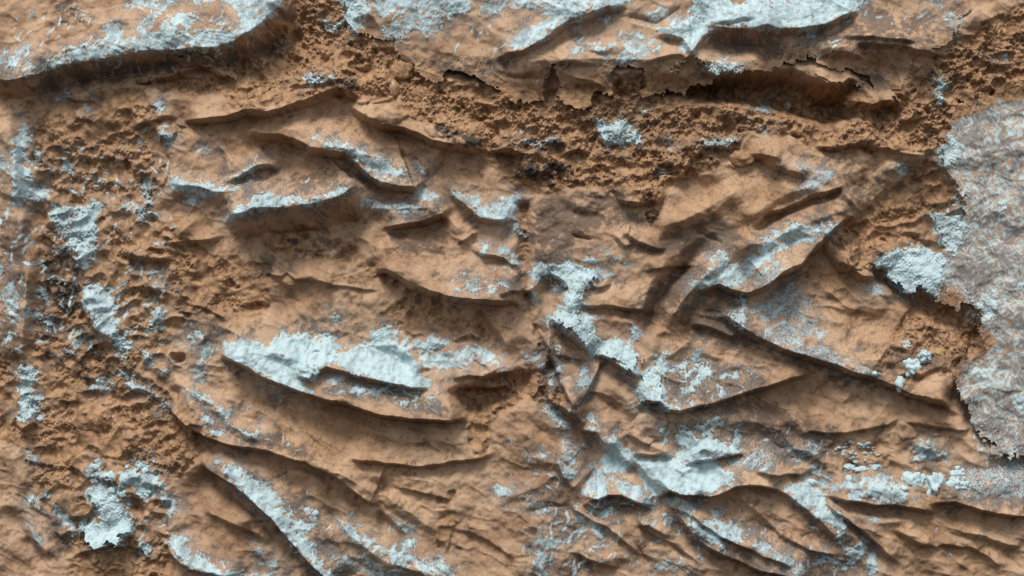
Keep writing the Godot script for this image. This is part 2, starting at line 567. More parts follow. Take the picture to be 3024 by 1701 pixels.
	crease(14, 26, [1120, 960, 1230, 1020, 1320, 1110, 1240, 1190, 1090, 1250])
	ridge(-16, 18, [1320, 1120, 1290, 1000, 1210, 920])
	ridge(14, 18, [280, 900, 340, 1040, 330, 1200, 290, 1340])
	edge(14, 30, 8, [350, 1200, 500, 1222, 660, 1245])
	edge(34, 60, 10, [-40, 770, 60, 745, 200, 742, 240, 790])
	edge(46, 95, 14, [1360, 760, 1480, 712, 1540, 692, 1640, 732, 1740, 762, 1830, 722, 1950, 640, 2060, 590, 2140, 540])
	ridge(24, 44, [1560, 500, 1700, 450, 1850, 370, 1932, 320])
	edge(12, 40, 8, [620, 720, 700, 715, 800, 680])
	ridge(-12, 30, [1350, 930, 1500, 960, 1640, 1010, 1760, 1060])
	edge(24, 50, 12, [1320, 960, 1380, 985, 1500, 1010, 1640, 1060, 1760, 1090])

	T(2224, 550)
	edge(60, 115, 16, [-20, 775, 90, 702, 160, 622, 240, 572, 320, 547, 380, 477, 460, 397, 560, 292, 640, 217, 780, 225])
	ridge(38, 44, [-200, 450, 0, 385, 120, 310, 330, 212, 600, 85, 720, 30])
	ridge(-44, 42, [-40, 360, 150, 235, 300, 155, 450, 110, 640, 45])
	edge(36, 75, 14, [-80, 320, 40, 240, 70, 195, 200, 170, 330, 107, 390, 60, 480, 48, 560, 22, 680, -30])
	ridge(-14, 28, [40, 470, 180, 440, 350, 372, 420, 330])
	ridge(8, 14, [590, 70, 680, 130, 790, 210])
	edge(52, 105, 14, [-240, 890, -100, 1000, 0, 1070, 120, 1118, 250, 1170, 400, 1218, 560, 1268, 720, 1318, 880, 1375, 980, 1410, 1100, 1470, 1260, 1520, 1420, 1560])
	crease(9, 12, [360, 620, 540, 760, 650, 850, 820, 890])
	crease(8, 10, [640, 690, 700, 770, 780, 840])
	crease(8, 10, [400, 850, 540, 860, 680, 880])
	crease(6, 10, [540, 760, 640, 720, 690, 690])
	edge(30, 50, 14, [540, 480, 590, 530, 680, 580, 760, 640, 900, 640])
	bump(30, 640, 440, 130, 160)
	bump(24, 820, 500, 190, 100)
	bump(-26, 700, 330, 60, 40)
	bump(-28, 930, 375, 100, 55)
	bump(-26, 1250, 420, 100, 50)
	edge(14, 40, 8, [620, 280, 700, 270, 780, 250, 830, 200])
	edge(14, 40, 14, [1040, 1260, 1160, 1330, 1280, 1290, 1430, 1280])
	bump(14, 900, 1180, 180, 130)
	bump(12, 1180, 1080, 200, 150)
	ridge(-10, 40, [900, 800, 1100, 860, 1300, 920, 1500, 960])

	T(1480, 1101)
	edge(42, 85, 12, [950, 240, 1040, 195, 1120, 190, 1170, 260, 1260, 270, 1400, 225, 1560, 185, 1740, 130, 1932, 65, 2100, 20, 2220, -20])
	edge(24, 55, 8, [1280, 660, 1380, 612, 1500, 597, 1620, 577, 1760, 555])
	edge(46, 80, 10, [1090, 890, 1120, 880, 1190, 817, 1260, 852, 1380, 852, 1470, 862, 1540, 847, 1640, 797, 1760, 780, 1870, 797, 1990, 830])
	edge(30, 60, 12, [560, 860, 680, 890, 760, 860, 850, 860, 980, 915, 1120, 950])
	ridge(16, 22, [760, 430, 830, 540, 900, 620, 970, 690])
	ridge(-16, 18, [850, 750, 950, 690, 1010, 760, 1110, 860])
	edge(38, 60, 10, [580, 290, 600, 400, 680, 420, 720, 480, 770, 590])
	edge(32, 50, 12, [480, 460, 430, 530, 400, 640, 440, 720, 490, 810])
	edge(20, 40, 10, [470, 850, 520, 800, 600, 720, 660, 670])
	ridge(-26, 46, [560, 240, 600, 400, 650, 520, 610, 700, 540, 800])
	bump(34, 1050, 380, 125, 120)
	edge(16, 34, 8, [910, 580, 1050, 577, 1130, 582, 1260, 605])
	ridge(14, 16, [860, 380, 1000, 480, 1150, 550, 1260, 600])
	edge(20, 50, 10, [490, 870, 530, 970, 640, 1040, 750, 1080, 850, 1170, 930, 1240, 1010, 1310])
	ridge(-14, 26, [500, 850, 620, 980, 770, 1070])
	edge(36, 85, 12, [1230, 980, 1340, 1120, 1430, 1200, 1540, 1265, 1700, 1340, 1850, 1395, 1932, 1412, 2060, 1440, 2220, 1500])
	ridge(16, 30, [1290, 1020, 1430, 1110, 1570, 1170, 1720, 1180, 1850, 1250, 1932, 1290, 2060, 1370])
	crease(-12, 14, [1000, 1225, 1100, 1190, 1200, 1210, 1300, 1300, 1390, 1380])
	ridge(12, 34, [1000, 1260, 1180, 1240, 1300, 1330, 1470, 1430])
	edge(14, 34, 10, [920, 1080, 1060, 1080, 1160, 1150, 1240, 1150])
	edge(14, 50, 9, [310, 1080, 280, 1140, 240, 1260, 190, 1480])
	ridge(30, 40, [470, 20, 530, 160, 540, 270])
	edge(34, 44, 12, [290, 60, 340, 180, 440, 240, 540, 290, 590, 330])
	edge(22, 40, 8, [420, 240, 500, 300, 590, 340, 620, 290])
	ridge(10, 30, [60, 380, 200, 460, 320, 560, 400, 700])
	ridge(-9, 24, [160, 300, 300, 420, 420, 480])
	edge(14, 40, 10, [500, 1240, 620, 1320, 760, 1360, 880, 1400])
	crease(-9, 10, [180, 1000, 340, 960, 500, 960])
	ridge(14, 36, [690, 60, 900, 200, 920, 380])
	edge(14, 40, 9, [540, 900, 660, 960, 800, 930, 920, 940, 1040, 1000])

	T(2224, 1101)
	edge(16, 60, 6, [310, 440, 400, 405, 480, 410, 640, 425, 760, 405, 860, 385, 960, 365, 1050, 300])
	edge(14, 50, 6, [1020, 300, 1110, 340, 1180, 350, 1300, 382, 1450, 412, 1600, 400])
	ridge(-16, 18, [1230, 180, 1340, 260, 1480, 350])
	edge(20, 50, 8, [-40, 685, 60, 700, 160, 715, 240, 705, 330, 715, 390, 690, 440, 640])
	edge(26, 60, 8, [-20, 775, 120, 815, 210, 850, 290, 910, 380, 970, 470, 1060, 560, 1150, 620, 1240])
	edge(42, 70, 12, [500, 850, 640, 890, 760, 905, 880, 930, 1000, 925, 1120, 950, 1220, 975, 1330, 995])
	edge(44, 80, 12, [1210, 925, 1400, 905, 1560, 945, 1700, 980, 1820, 1000, 2000, 1015])
	ridge(16, 40, [560, 800, 800, 790, 1040, 820, 1250, 830, 1500, 790, 1932, 760])
	edge(22, 50, 8, [480, 880, 560, 970, 660, 1040, 760, 1110, 900, 1220, 960, 1290, 1070, 1370])
	edge(26, 60, 12, [1000, 1090, 1100, 1170, 1200, 1217, 1290, 1237])
	edge(20, 50, 12, [1250, 1245, 1350, 1212, 1440, 1222, 1540, 1232, 1650, 1292, 1790, 1410])
	edge(18, 60, 16, [1310, 1075, 1450, 1110, 1600, 1140, 1700, 1180, 1960, 1270])
	edge(34, 75, 14, [-60, 1385, 100, 1402, 250, 1432, 400, 1480])
	ridge(-12, 40, [1340, 1010, 1600, 1060, 1932, 1130])
	ridge(14, 34, [650, 960, 800, 1060, 1000, 1060, 1150, 1010])
	ridge(12, 34, [1000, 1300, 1150, 1310, 1320, 1380, 1450, 1480])
	ridge(10, 30, [260, 480, 420, 560, 560, 740])
	crease(-9, 10, [1500, 1300, 1680, 1230, 1800, 1280, 1932, 1420])
	ridge(12, 24, [530, 920, 620, 1060, 700, 1160, 820, 1300])
	bump(14, 1090, 400, 80, 80)
	bump(10, 1270, 560, 120, 90)

	T(0, 1101)
	edge(24, 44, 8, [560, 1140, 640, 1200, 700, 1245, 790, 1205, 860, 1215, 910, 1155, 985, 1090])
	ridge(20, 50, [660, 860, 760, 960, 820, 1100])
	bump(-30, 970, 960, 100, 80)
	bump(-22, 880, 1290, 170, 70)
	ridge(18, 44, [420, 840, 520, 960, 580, 1080])
	ridge(16, 30, [620, 700, 800, 740, 1000, 750, 1170, 800, 1220, 960])
	edge(24, 50, 9, [110, 345, 180, 385, 270, 330])
	ridge(-12, 24, [40, 930, 130, 1100, 260, 1290, 400, 1420])
	ridge(10, 24, [190, 1040, 260, 1180, 400, 1310])
	ridge(14, 50, [-40, 480, 60, 540, 150, 700, 220, 860])
	edge(20, 70, 14, [1420, 975, 1560, 1000, 1700, 1060, 1800, 1120, 1960, 1210])
	edge(30, 60, 14, [1190, 1190, 1290, 1330, 1360, 1382, 1500, 1402, 1760, 1460])
	ridge(20, 30, [1190, 1170, 1300, 1280, 1380, 1350, 1520, 1390, 1720, 1430])
	ridge(12, 40, [560, 190, 700, 320, 860, 450, 900, 620])
	ridge(-14, 40, [380, 380, 520, 470, 640, 620])
	bump(18, 640, 330, 130, 100)
	bump(-14, 1100, 520, 90, 60)
	edge(12, 22, 6, [1290, 380, 1380, 350, 1470, 365])
	ridge(20, 60, [1180, 480, 1360, 600, 1500, 720])
	edge(14, 24, 8, [400, 190, 480, 200, 560, 190])
	ridge(-14, 30, [120, 1180, 200, 1240, 330, 1390])

	T(1512, 850, 1.0385)
	ridge(18, 45, [420, 378, 560, 366, 700, 382, 840, 376])
	edge(18, 40, 9, [90, 120, 120, 220, 160, 310, 190, 350])
	edge(18, 40, 9, [180, 345, 220, 280, 250, 215, 290, 205])
	edge(20, 40, 8, [640, 470, 560, 440, 500, 470, 460, 520])
	crease(12, 22, [490, 400, 530, 450, 600, 470])
	crease(12, 20, [420, 490, 480, 520, 540, 500, 590, 480])
	edge(16, 40, 8, [430, 610, 520, 650, 590, 700, 700, 750, 800, 790])
	edge(14, 40, 8, [620, 560, 700, 640, 760, 700, 840, 740, 940, 760])
	crease(9, 16, [700, 610, 780, 660, 860, 700])
	crease(-9, 12, [300, 690, 360, 740, 400, 800])
	edge(14, 34, 8, [340, 640, 400, 700, 460, 730, 540, 780])
	crease(9, 16, [1050, 680, 1140, 700, 1240, 760, 1330, 819])
	crease(-9, 12, [1130, 720, 1200, 740, 1260, 720, 1330, 760])
	crease(8, 14, [960, 640, 1060, 660, 1160, 650, 1240, 690])
	crease(8, 14, [520, 260, 640, 220, 760, 215])
	crease(-8, 12, [860, 300, 900, 260, 980, 250])
	crease(8, 12, [930, 340, 960, 290, 1020, 260])
	crease(9, 16, [700, 10, 800, 60, 880, 90, 960, 100])
	crease(-8, 12, [480, 60, 600, 70, 690, 110])

	T(0, 0, 1.0385)
	crease(8, 16, [560, 370, 650, 420, 700, 450])
	crease(-9, 14, [700, 400, 740, 450, 730, 500])
	crease(9, 14, [610, 400, 680, 470, 640, 500])
	crease(-8, 12, [780, 480, 860, 500, 930, 520, 1000, 515])
	crease(8, 14, [830, 440, 900, 470, 960, 490])
	crease(9, 16, [1130, 400, 1230, 420, 1270, 450])
	crease(-8, 14, [1080, 560, 1130, 600, 1240, 600])
	crease(9, 14, [460, 640, 540, 610, 560, 570])
	crease(9, 14, [450, 690, 520, 650, 560, 620])
	crease(8, 14, [60, 90, 140, 60, 200, 90, 260, 70])
	crease(-8, 14, [120, 130, 220, 110, 300, 60])
	crease(8, 16, [1120, 640, 1180, 700, 1260, 720])

	T(0, 850, 1.0385)
	crease(9, 16, [600, 300, 700, 330, 800, 380, 900, 420])
	crease(-8, 14, [640, 340, 760, 390, 860, 450])
	crease(9, 16, [900, 350, 1020, 390, 1120, 430, 1240, 440])
	crease(8, 14, [940, 600, 1060, 660, 1160, 740])
	crease(-9, 14, [620, 560, 720, 640, 800, 740])
	crease(9, 16, [560, 600, 680, 690, 760, 780])
	crease(8, 14, [1040, 490, 1160, 540, 1260, 560])
	crease(8, 16, [800, 500, 900, 540, 960, 600])


func lay_sheets() -> void:
	T(0, 0, 1.1739)      # positions over the whole panel
	sheet("crumpled_sheet", "crumpled brown sheet with a broad white-painted lower rim, above the dark hollow", "crumpled sheet", false, [-200, -200, 700, -200, 708, 0, 690, 60, 640, 112, 560, 165, 360, 178, 170, 232, 60, 225, -200, 185])
	sheet("crumpled_sheet", "folded sheet with the tongue-shaped white fold, just under the granular ledge", "crumpled sheet", false, [470, 310, 540, 300, 700, 290, 830, 258, 960, 268, 1100, 335, 1200, 380, 1290, 430, 1310, 500, 1338, 530, 1338, 660, 1250, 560, 1180, 600, 1000, 575, 900, 545, 700, 545, 560, 590, 400, 622, 370, 590, 430, 440])
	sheet("crumpled_sheet", "smooth tan sheet with a puffed pouch and a long curved hem in the middle", "crumpled sheet", false, [400, 622, 560, 590, 700, 545, 900, 545, 1000, 575, 1180, 600, 1250, 560, 1338, 660, 1340, 745, 1240, 762, 1130, 745, 1040, 690, 940, 680, 680, 690, 640, 660, 560, 640])
	sheet("crumpled_sheet", "tan sheet with the largest thick white crest, above the long straight hem", "crumpled sheet", false, [680, 690, 940, 680, 1040, 690, 1130, 745, 1240, 762, 1260, 840, 1320, 880, 1300, 940, 1200, 960, 1200, 1030, 1120, 1042, 940, 1000, 800, 970, 690, 935, 560, 895, 560, 860, 640, 840, 690, 780])
	sheet("crumpled_sheet", "long diagonally pleated tan sheet below the largest white crest", "crumpled sheet", false, [440, 940, 560, 895, 690, 935, 800, 970, 940, 1000, 1120, 1042, 1240, 1040, 1230, 1160, 1130, 1180, 1000, 1150, 900, 1130, 800, 1165, 650, 1112, 540, 1100])
	sheet("crumpled_sheet", "fanned sheet with two white diagonal crests along the bottom", "crumpled sheet", false, [540, 1100, 650, 1112, 800, 1165, 900, 1130, 1000, 1150, 1130, 1180, 1130, 1340, 1240, 1449, 1300, 1650, 420, 1650, 430, 1330, 480, 1180])
	sheet("crumpled_sheet", "flat scuffed tan sheet left of the twisted white-painted pleats", "crumpled sheet", false, [1240, 1040, 1340, 1000, 1420, 1080, 1440, 1230, 1400, 1449, 1400, 1650, 1300, 1650, 1240, 1449, 1130, 1340, 1130, 1180, 1230, 1160])
	sheet("crumpled_sheet", "crumpled sheet with crossing diagonal folds and a white flap at its edge", "crumpled sheet", false, [1340, 505, 1420, 492, 1640, 555, 1690, 470, 1830, 430, 2000, 385, 2330, 395, 2110, 575, 2080, 600, 1960, 700, 1840, 760, 1760, 820, 1640, 960, 1590, 950, 1500, 900, 1400, 800, 1340, 760])
	sheet("crumpled_sheet", "broad tan sheet with a grey-dusted hem, under the torn speckled sheet", "crumpled sheet", false, [2080, 600, 2160, 690, 2260, 740, 2300, 840, 2480, 900, 2480, 1000, 2390, 1080, 2100, 930, 1830, 800, 1760, 820, 1840, 760, 1960, 700])
	sheet("crumpled_sheet", "smooth brown sheet in the long shaded valley ending at the torn speckled point", "crumpled sheet", false, [1590, 950, 1640, 960, 1760, 820, 1830, 800, 2100, 930, 2390, 1080, 2576, 1150, 2576, 1165, 2300, 1080, 2050, 1090, 1880, 1100, 1640, 1040, 1600, 1010])
	sheet("crumpled_sheet", "twisted sheet with the large white-painted pleats and small punched holes", "crumpled sheet", false, [1440, 1080, 1480, 1060, 1500, 900, 1590, 950, 1600, 1010, 1640, 1040, 1880, 1100, 1860, 1220, 1760, 1240, 1640, 1260, 1440, 1260])
	sheet("crumpled_sheet", "sheet carrying the white foam beads and a grey-white hem", "crumpled sheet", false, [1880, 1100, 2050, 1090, 2300, 1080, 2576, 1165, 2800, 1180, 2800, 1300, 2576, 1290, 2300, 1265, 2130, 1250, 2060, 1200, 1860, 1220])
	sheet("crumpled_sheet", "wrinkled sheet with white smeared diagonal pleats along the bottom edge", "crumpled sheet", false, [1440, 1260, 1640, 1260, 1760, 1240, 1860, 1220, 2060, 1200, 2160, 1330, 2300, 1449, 2300, 1650, 1400, 1650, 1400, 1449])
	sheet("crumpled_sheet", "softly wrinkled tan sheet in the bottom corner below the grey-white hem", "crumpled sheet", false, [2060, 1200, 2130, 1250, 2300, 1265, 2576, 1290, 2800, 1300, 2800, 1650, 2300, 1650, 2300, 1449, 2160, 1330])
	sheet("crumpled_sheet", "narrow upright brown sheet at the panel's edge beside the white brush strokes", "crumpled sheet", false, [-200, 210, 20, 240, 62, 330, 62, 500, 75, 560, 78, 650, 60, 760, 50, 900, -200, 900])
	sheet("crumpled_sheet", "dull brown streaked sheet in the bottom corner beside the white torn flap", "crumpled sheet", false, [-200, 1090, 0, 1090, 80, 1200, 110, 1290, 220, 1449, 240, 1650, -200, 1650])
	T(0, 0, 1.0)
	sheet("torn_sheet", "long torn sheet along the top with white patches, hanging over the dark cave", "torn sheet", true, [1010, -300, 2860, -300, 2860, 30, 2800, 120, 2690, 180, 2690, 230, 2640, 270, 2590, 290, 2560, 228, 2528, 220, 2500, 207, 2474, 215, 2424, 200, 2400, 172, 2330, 184, 2311, 195, 2274, 211, 2224, 211, 2150, 222, 2110, 228, 2106, 238, 2080, 262, 2060, 244, 2036, 266, 2024, 290, 2006, 276, 1978, 272, 1956, 290, 1934, 278, 1918, 288, 1866, 286, 1900, 262, 1896, 215, 1866, 196, 1834, 208, 1790, 215, 1800, 240, 1806, 278, 1752, 270, 1756, 310, 1726, 334, 1668, 314, 1640, 296, 1650, 230, 1628, 196, 1612, 220, 1608, 300, 1580, 308, 1520, 302, 1500, 290, 1470, 270, 1444, 252, 1410, 230, 1384, 216, 1352, 206, 1316, 218, 1306, 244, 1278, 248, 1258, 238, 1222, 205, 1180, 160, 1150, 120, 1090, 112, 1050, 100, 1046, 102, 1030, 60, 1010, 0])
	sheet("torn_sheet", "stiff mauve-grey torn sheet speckled all over with white strokes, with a ragged edge", "torn sheet", true, [3300, 200, 3020, 235, 2960, 250, 2880, 300, 2840, 240, 2830, 300, 2800, 372, 2776, 468, 2790, 500, 2837, 580, 2846, 620, 2846, 640, 2754, 636, 2764, 690, 2780, 745, 2750, 738, 2700, 735, 2664, 743, 2620, 752, 2576, 786, 2614, 802, 2626, 828, 2655, 844, 2667, 865, 2696, 866, 2712, 848, 2738, 866, 2762, 882, 2800, 902, 2826, 910, 2837, 894, 2866, 914, 2899, 948, 2908, 956, 2888, 965, 2890, 990, 2886, 1014, 2904, 1040, 2886, 1052, 2838, 1064, 2816, 1096, 2808, 1130, 2826, 1156, 2838, 1192, 2858, 1230, 2874, 1262, 2904, 1290, 2928, 1304, 2916, 1325, 2924, 1362, 2953, 1350, 2994, 1346, 3030, 1366, 3300, 1400])
	T(0, 1101)
	sheet("torn_flap", "small torn white-painted flap curling over a hole beside knobbly white foam", "torn flap", true, [620, 830, 700, 812, 770, 825, 850, 870, 890, 950, 905, 1010, 925, 1050, 975, 1085, 940, 1130, 880, 1165, 862, 1208, 790, 1203, 700, 1245, 640, 1190, 560, 1110, 600, 1075, 700, 1060, 710, 1000, 680, 920])
	T(1480, 550)
	sheet("torn_flap", "white-painted flap standing off the fold left of the crossing creases", "torn flap", true, [370, 610, 440, 558, 560, 572, 640, 612, 680, 640, 620, 700, 600, 790, 560, 840, 545, 900, 560, 960, 650, 1010, 710, 1095, 820, 1090, 900, 1130, 955, 1190, 950, 1320, 975, 1360, 900, 1310, 820, 1232, 720, 1200, 650, 1218, 590, 1132, 520, 1062, 430, 982, 355, 960, 370, 900, 430, 860, 480, 720, 400, 668])
	T(1480, 1101)
	sheet("torn_flap", "white-painted torn flap over the drooping fold between two dark smeared pleats", "torn flap", true, [990, -110, 1060, -30, 1140, -20, 1135, 60, 1150, 170, 1190, 245, 1150, 250, 1090, 198, 1030, 195, 975, 225, 970, 130, 995, 80])
	T(740, 0)
	sheet("torn_flap", "ragged brown-and-white scrap of sheet hanging over the granular ledge", "torn flap", true, [655, -60, 860, -60, 850, 60, 810, 120, 790, 190, 745, 250, 700, 180, 670, 90])
	T(2224, 0)
	sheet("torn_flap", "dark torn tongue of sheet hanging inside the dark cave", "torn flap", true, [640, 690, 700, 660, 800, 640, 900, 650, 980, 640, 1050, 680, 1030, 745, 990, 720, 960, 740, 900, 745, 830, 765, 770, 740, 700, 735])
	sheet("torn_flap", "thin curled brown shred at the upper lip of the dark cave", "torn flap", true, [400, 530, 450, 505, 540, 550, 620, 575, 650, 545, 680, 575, 750, 570, 790, 590, 740, 600, 660, 590, 610, 612, 540, 605, 480, 570])
	T(0, 0)
	sheet("torn_flap", "thin torn brown lip over the shaded slot below the white-rimmed sheet", "torn flap", true, [1010, 590, 1060, 565, 1220, 557, 1260, 522, 1350, 492, 1420, 470, 1500, 490, 1570, 535, 1680, 575, 1700, 540, 1600, 440, 1400, 400, 1200, 440, 1060, 500, 960, 560])


func lay_bed() -> void:
	T(0, 0, 1.1739)
	rough(1.0, [330, 205, 560, 185, 640, 125, 705, 0, 705, -200, 900, -200, 900, 60, 940, 110, 1010, 120, 1040, 170, 1110, 200, 1240, 220, 1380, 230, 1500, 190, 1740, 190, 1880, 180, 2150, 220, 2230, 260, 2350, 140, 2450, 80, 2540, 20, 2800, -60, 2800, 210, 2520, 250, 2440, 330, 2390, 390, 2250, 380, 2080, 385, 1980, 345, 1880, 330, 1850, 400, 1760, 440, 1700, 450, 1650, 550, 1590, 500, 1460, 470, 1350, 490, 1290, 470, 1225, 380, 1110, 335, 960, 260, 830, 250, 700, 275, 600, 290, 560, 240, 460, 240])
	rough(0.72, [60, 250, 340, 215, 470, 320, 430, 360, 420, 440, 380, 540, 560, 640, 680, 665, 680, 790, 440, 800, 420, 900, 480, 1010, 570, 1100, 480, 1180, 430, 1240, 430, 1300, 450, 1500, 200, 1500, 110, 1280, 40, 1120, -100, 1080, -100, 880, 60, 890, 90, 650, 100, 500, 60, 300])
	rough(0.78, [2110, 575, 2330, 400, 2440, 480, 2440, 640, 2480, 800, 2500, 880, 2400, 930, 2260, 975, 2150, 960, 2230, 860, 2290, 760, 2180, 690, 2080, 620])
	rough(0.9, [1150, 985, 1240, 930, 1340, 915, 1400, 960, 1440, 1010, 1400, 1040, 1330, 1000, 1240, 1060, 1230, 1150, 1190, 1150, 1180, 1060])
	rough(0.6, [1100, 1250, 1150, 1230, 1150, 1300, 1130, 1400, 1070, 1440])
	rough(0.8, [1300, 515, 1334, 505, 1342, 640, 1330, 760, 1380, 880, 1420, 960, 1370, 930, 1330, 800, 1300, 700])
	rough(0.7, [960, 800, 1000, 745, 1120, 755, 1240, 815, 1260, 850, 1180, 870, 1000, 850])
	rough(0.55, [640, 590, 760, 560, 900, 620, 1000, 700, 1100, 760, 1040, 760, 940, 690, 700, 640])
	rough(0.4, [1900, 1120, 2200, 1100, 2380, 1130, 2360, 1240, 2000, 1230])
	raw(1.0, [60, 230, 340, 200, 470, 320, 400, 540, 680, 660, 680, 790, 420, 900, 570, 1100, 430, 1240, 450, 1500, 200, 1500, 0, 1100, 60, 890])
	raw(0.8, [470, 310, 830, 265, 1100, 340, 1300, 460, 1280, 560, 1000, 580, 700, 545, 420, 600])
	raw(1.0, [640, 130, 705, -100, 900, -100, 940, 110, 1300, 220, 2200, 260, 2500, 0, 2700, 0, 2700, 240, 2360, 380, 1700, 440, 1290, 470, 960, 250, 560, 250])
	raw(0.9, [1640, 560, 1850, 420, 2340, 400, 2480, 480, 2480, 900, 2280, 980, 1900, 830, 1700, 1000, 1640, 900, 1800, 640])
	raw(0.7, [450, 960, 700, 950, 1000, 1040, 1100, 1340, 900, 1400, 560, 1120])
	raw(0.7, [2000, 1130, 2400, 1080, 2500, 1300, 2576, 1449, 2300, 1449, 2100, 1280])
	raw(0.6, [960, 745, 1120, 755, 1260, 850, 1000, 850])
	grains(0.75, [1075, 300, 1150, 330, 1210, 350, 1220, 378, 1130, 365, 1080, 330])
	grains(0.7, [1370, 400, 1440, 410, 1450, 450, 1400, 440, 1390, 480, 1300, 440, 1320, 400])
	grains(0.6, [840, 210, 900, 200, 880, 240, 850, 235])
	grains(0.55, [1310, 330, 1360, 350, 1400, 350, 1460, 370, 1440, 385, 1360, 385])
	grains(0.58, [90, 600, 200, 560, 240, 660, 200, 740, 180, 820, 110, 760])
	grains(0.42, [60, 740, 200, 760, 260, 900, 300, 1000, 180, 960, 80, 900])
	grains(0.42, [280, 930, 400, 960, 420, 1010, 340, 1000])
	grains(0.5, [400, 300, 470, 310, 450, 370, 400, 360])
	grains(0.45, [700, 590, 800, 600, 830, 640, 760, 650])
	hollow(150, 24, [1650, 190, 1740, 192, 1880, 200, 1990, 185, 2070, 230, 2150, 250, 2140, 290, 2080, 310, 1960, 270, 1860, 250, 1790, 250, 1720, 230, 1660, 222])
	hollow(32, 26, [1030, 130, 1110, 190, 1240, 215, 1380, 255, 1470, 180, 1600, 170, 1760, 180, 2000, 150, 2140, 170, 2200, 215, 2120, 100, 1500, 60, 1060, 60])
	hollow(45, 30, [640, 140, 700, 20, 720, -100, 880, -100, 880, 60, 860, 100, 800, 130, 720, 180])
	hollow(36, 34, [2120, 560, 2210, 490, 2330, 405, 2400, 460, 2400, 560, 2380, 640, 2330, 620, 2250, 600, 2150, 610])
	hollow(42, 34, [2200, 690, 2330, 720, 2480, 820, 2520, 960, 2440, 1080, 2380, 1000, 2470, 930, 2400, 830, 2290, 770])
	hollow(30, 30, [2460, 1080, 2540, 1180, 2800, 1180, 2800, 1080, 2560, 1000])
	hollow(26, 40, [110, 460, 320, 280, 420, 420, 360, 500, 180, 520])
	hollow(26, 30, [60, 520, 150, 520, 200, 700, 250, 900, 330, 1000, 300, 1120, 160, 1040, 110, 880])
	hollow(46, 22, [1130, 990, 1250, 950, 1340, 940, 1330, 980, 1240, 1020, 1180, 1040])
	hollow(18, 16, [1306, 515, 1332, 510, 1338, 640, 1322, 700, 1330, 780, 1310, 700])
	hollow(22, 16, [1350, 690, 1400, 680, 1400, 780, 1360, 790])
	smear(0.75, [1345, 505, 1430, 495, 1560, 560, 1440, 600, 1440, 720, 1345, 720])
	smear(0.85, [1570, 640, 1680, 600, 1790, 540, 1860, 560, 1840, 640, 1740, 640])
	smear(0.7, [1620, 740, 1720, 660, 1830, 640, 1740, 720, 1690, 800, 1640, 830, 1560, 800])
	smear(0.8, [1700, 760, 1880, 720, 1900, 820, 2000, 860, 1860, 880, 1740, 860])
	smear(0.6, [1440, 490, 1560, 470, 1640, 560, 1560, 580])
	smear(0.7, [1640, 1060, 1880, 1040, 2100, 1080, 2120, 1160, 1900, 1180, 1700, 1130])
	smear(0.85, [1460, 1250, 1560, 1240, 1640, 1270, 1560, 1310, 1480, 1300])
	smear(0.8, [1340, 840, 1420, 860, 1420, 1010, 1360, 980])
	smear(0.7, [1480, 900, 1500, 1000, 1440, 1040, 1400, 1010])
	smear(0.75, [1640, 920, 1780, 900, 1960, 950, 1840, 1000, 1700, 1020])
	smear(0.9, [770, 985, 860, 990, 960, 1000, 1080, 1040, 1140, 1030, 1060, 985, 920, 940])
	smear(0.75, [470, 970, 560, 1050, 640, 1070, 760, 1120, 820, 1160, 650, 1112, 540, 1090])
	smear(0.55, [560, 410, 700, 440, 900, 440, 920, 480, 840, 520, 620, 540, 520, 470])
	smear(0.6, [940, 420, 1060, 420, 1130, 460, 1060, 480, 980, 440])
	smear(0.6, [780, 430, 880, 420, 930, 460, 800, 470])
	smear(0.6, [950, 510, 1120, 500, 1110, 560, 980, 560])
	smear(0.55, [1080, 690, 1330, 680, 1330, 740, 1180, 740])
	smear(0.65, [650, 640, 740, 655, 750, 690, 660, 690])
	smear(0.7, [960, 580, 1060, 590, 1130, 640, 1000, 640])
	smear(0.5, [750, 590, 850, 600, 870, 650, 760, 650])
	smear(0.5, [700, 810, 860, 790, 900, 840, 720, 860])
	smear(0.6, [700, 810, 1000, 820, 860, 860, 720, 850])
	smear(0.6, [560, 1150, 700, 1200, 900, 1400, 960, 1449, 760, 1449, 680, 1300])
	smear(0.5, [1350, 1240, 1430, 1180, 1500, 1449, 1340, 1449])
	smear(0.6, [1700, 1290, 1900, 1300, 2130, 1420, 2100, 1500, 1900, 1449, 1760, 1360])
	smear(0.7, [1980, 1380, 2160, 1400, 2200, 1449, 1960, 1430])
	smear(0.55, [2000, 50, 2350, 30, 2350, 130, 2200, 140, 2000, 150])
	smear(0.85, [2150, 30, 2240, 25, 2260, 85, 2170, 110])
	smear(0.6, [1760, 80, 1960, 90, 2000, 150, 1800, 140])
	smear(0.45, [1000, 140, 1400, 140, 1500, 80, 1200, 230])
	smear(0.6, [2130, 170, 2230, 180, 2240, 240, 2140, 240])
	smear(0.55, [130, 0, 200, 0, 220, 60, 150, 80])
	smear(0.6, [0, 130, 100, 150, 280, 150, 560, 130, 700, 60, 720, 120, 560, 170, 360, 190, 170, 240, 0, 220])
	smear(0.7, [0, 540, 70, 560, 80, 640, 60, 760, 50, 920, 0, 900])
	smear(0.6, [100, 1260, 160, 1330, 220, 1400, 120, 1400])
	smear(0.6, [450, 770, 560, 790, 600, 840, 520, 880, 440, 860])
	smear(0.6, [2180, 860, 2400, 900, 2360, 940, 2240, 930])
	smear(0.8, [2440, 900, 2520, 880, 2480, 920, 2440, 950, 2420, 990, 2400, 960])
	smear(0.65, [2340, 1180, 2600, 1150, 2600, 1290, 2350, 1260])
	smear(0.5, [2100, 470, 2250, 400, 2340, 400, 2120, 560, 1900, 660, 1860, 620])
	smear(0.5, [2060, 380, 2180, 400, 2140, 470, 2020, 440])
	smear(0.5, [1960, 1220, 2100, 1250, 2200, 1400, 2060, 1380])
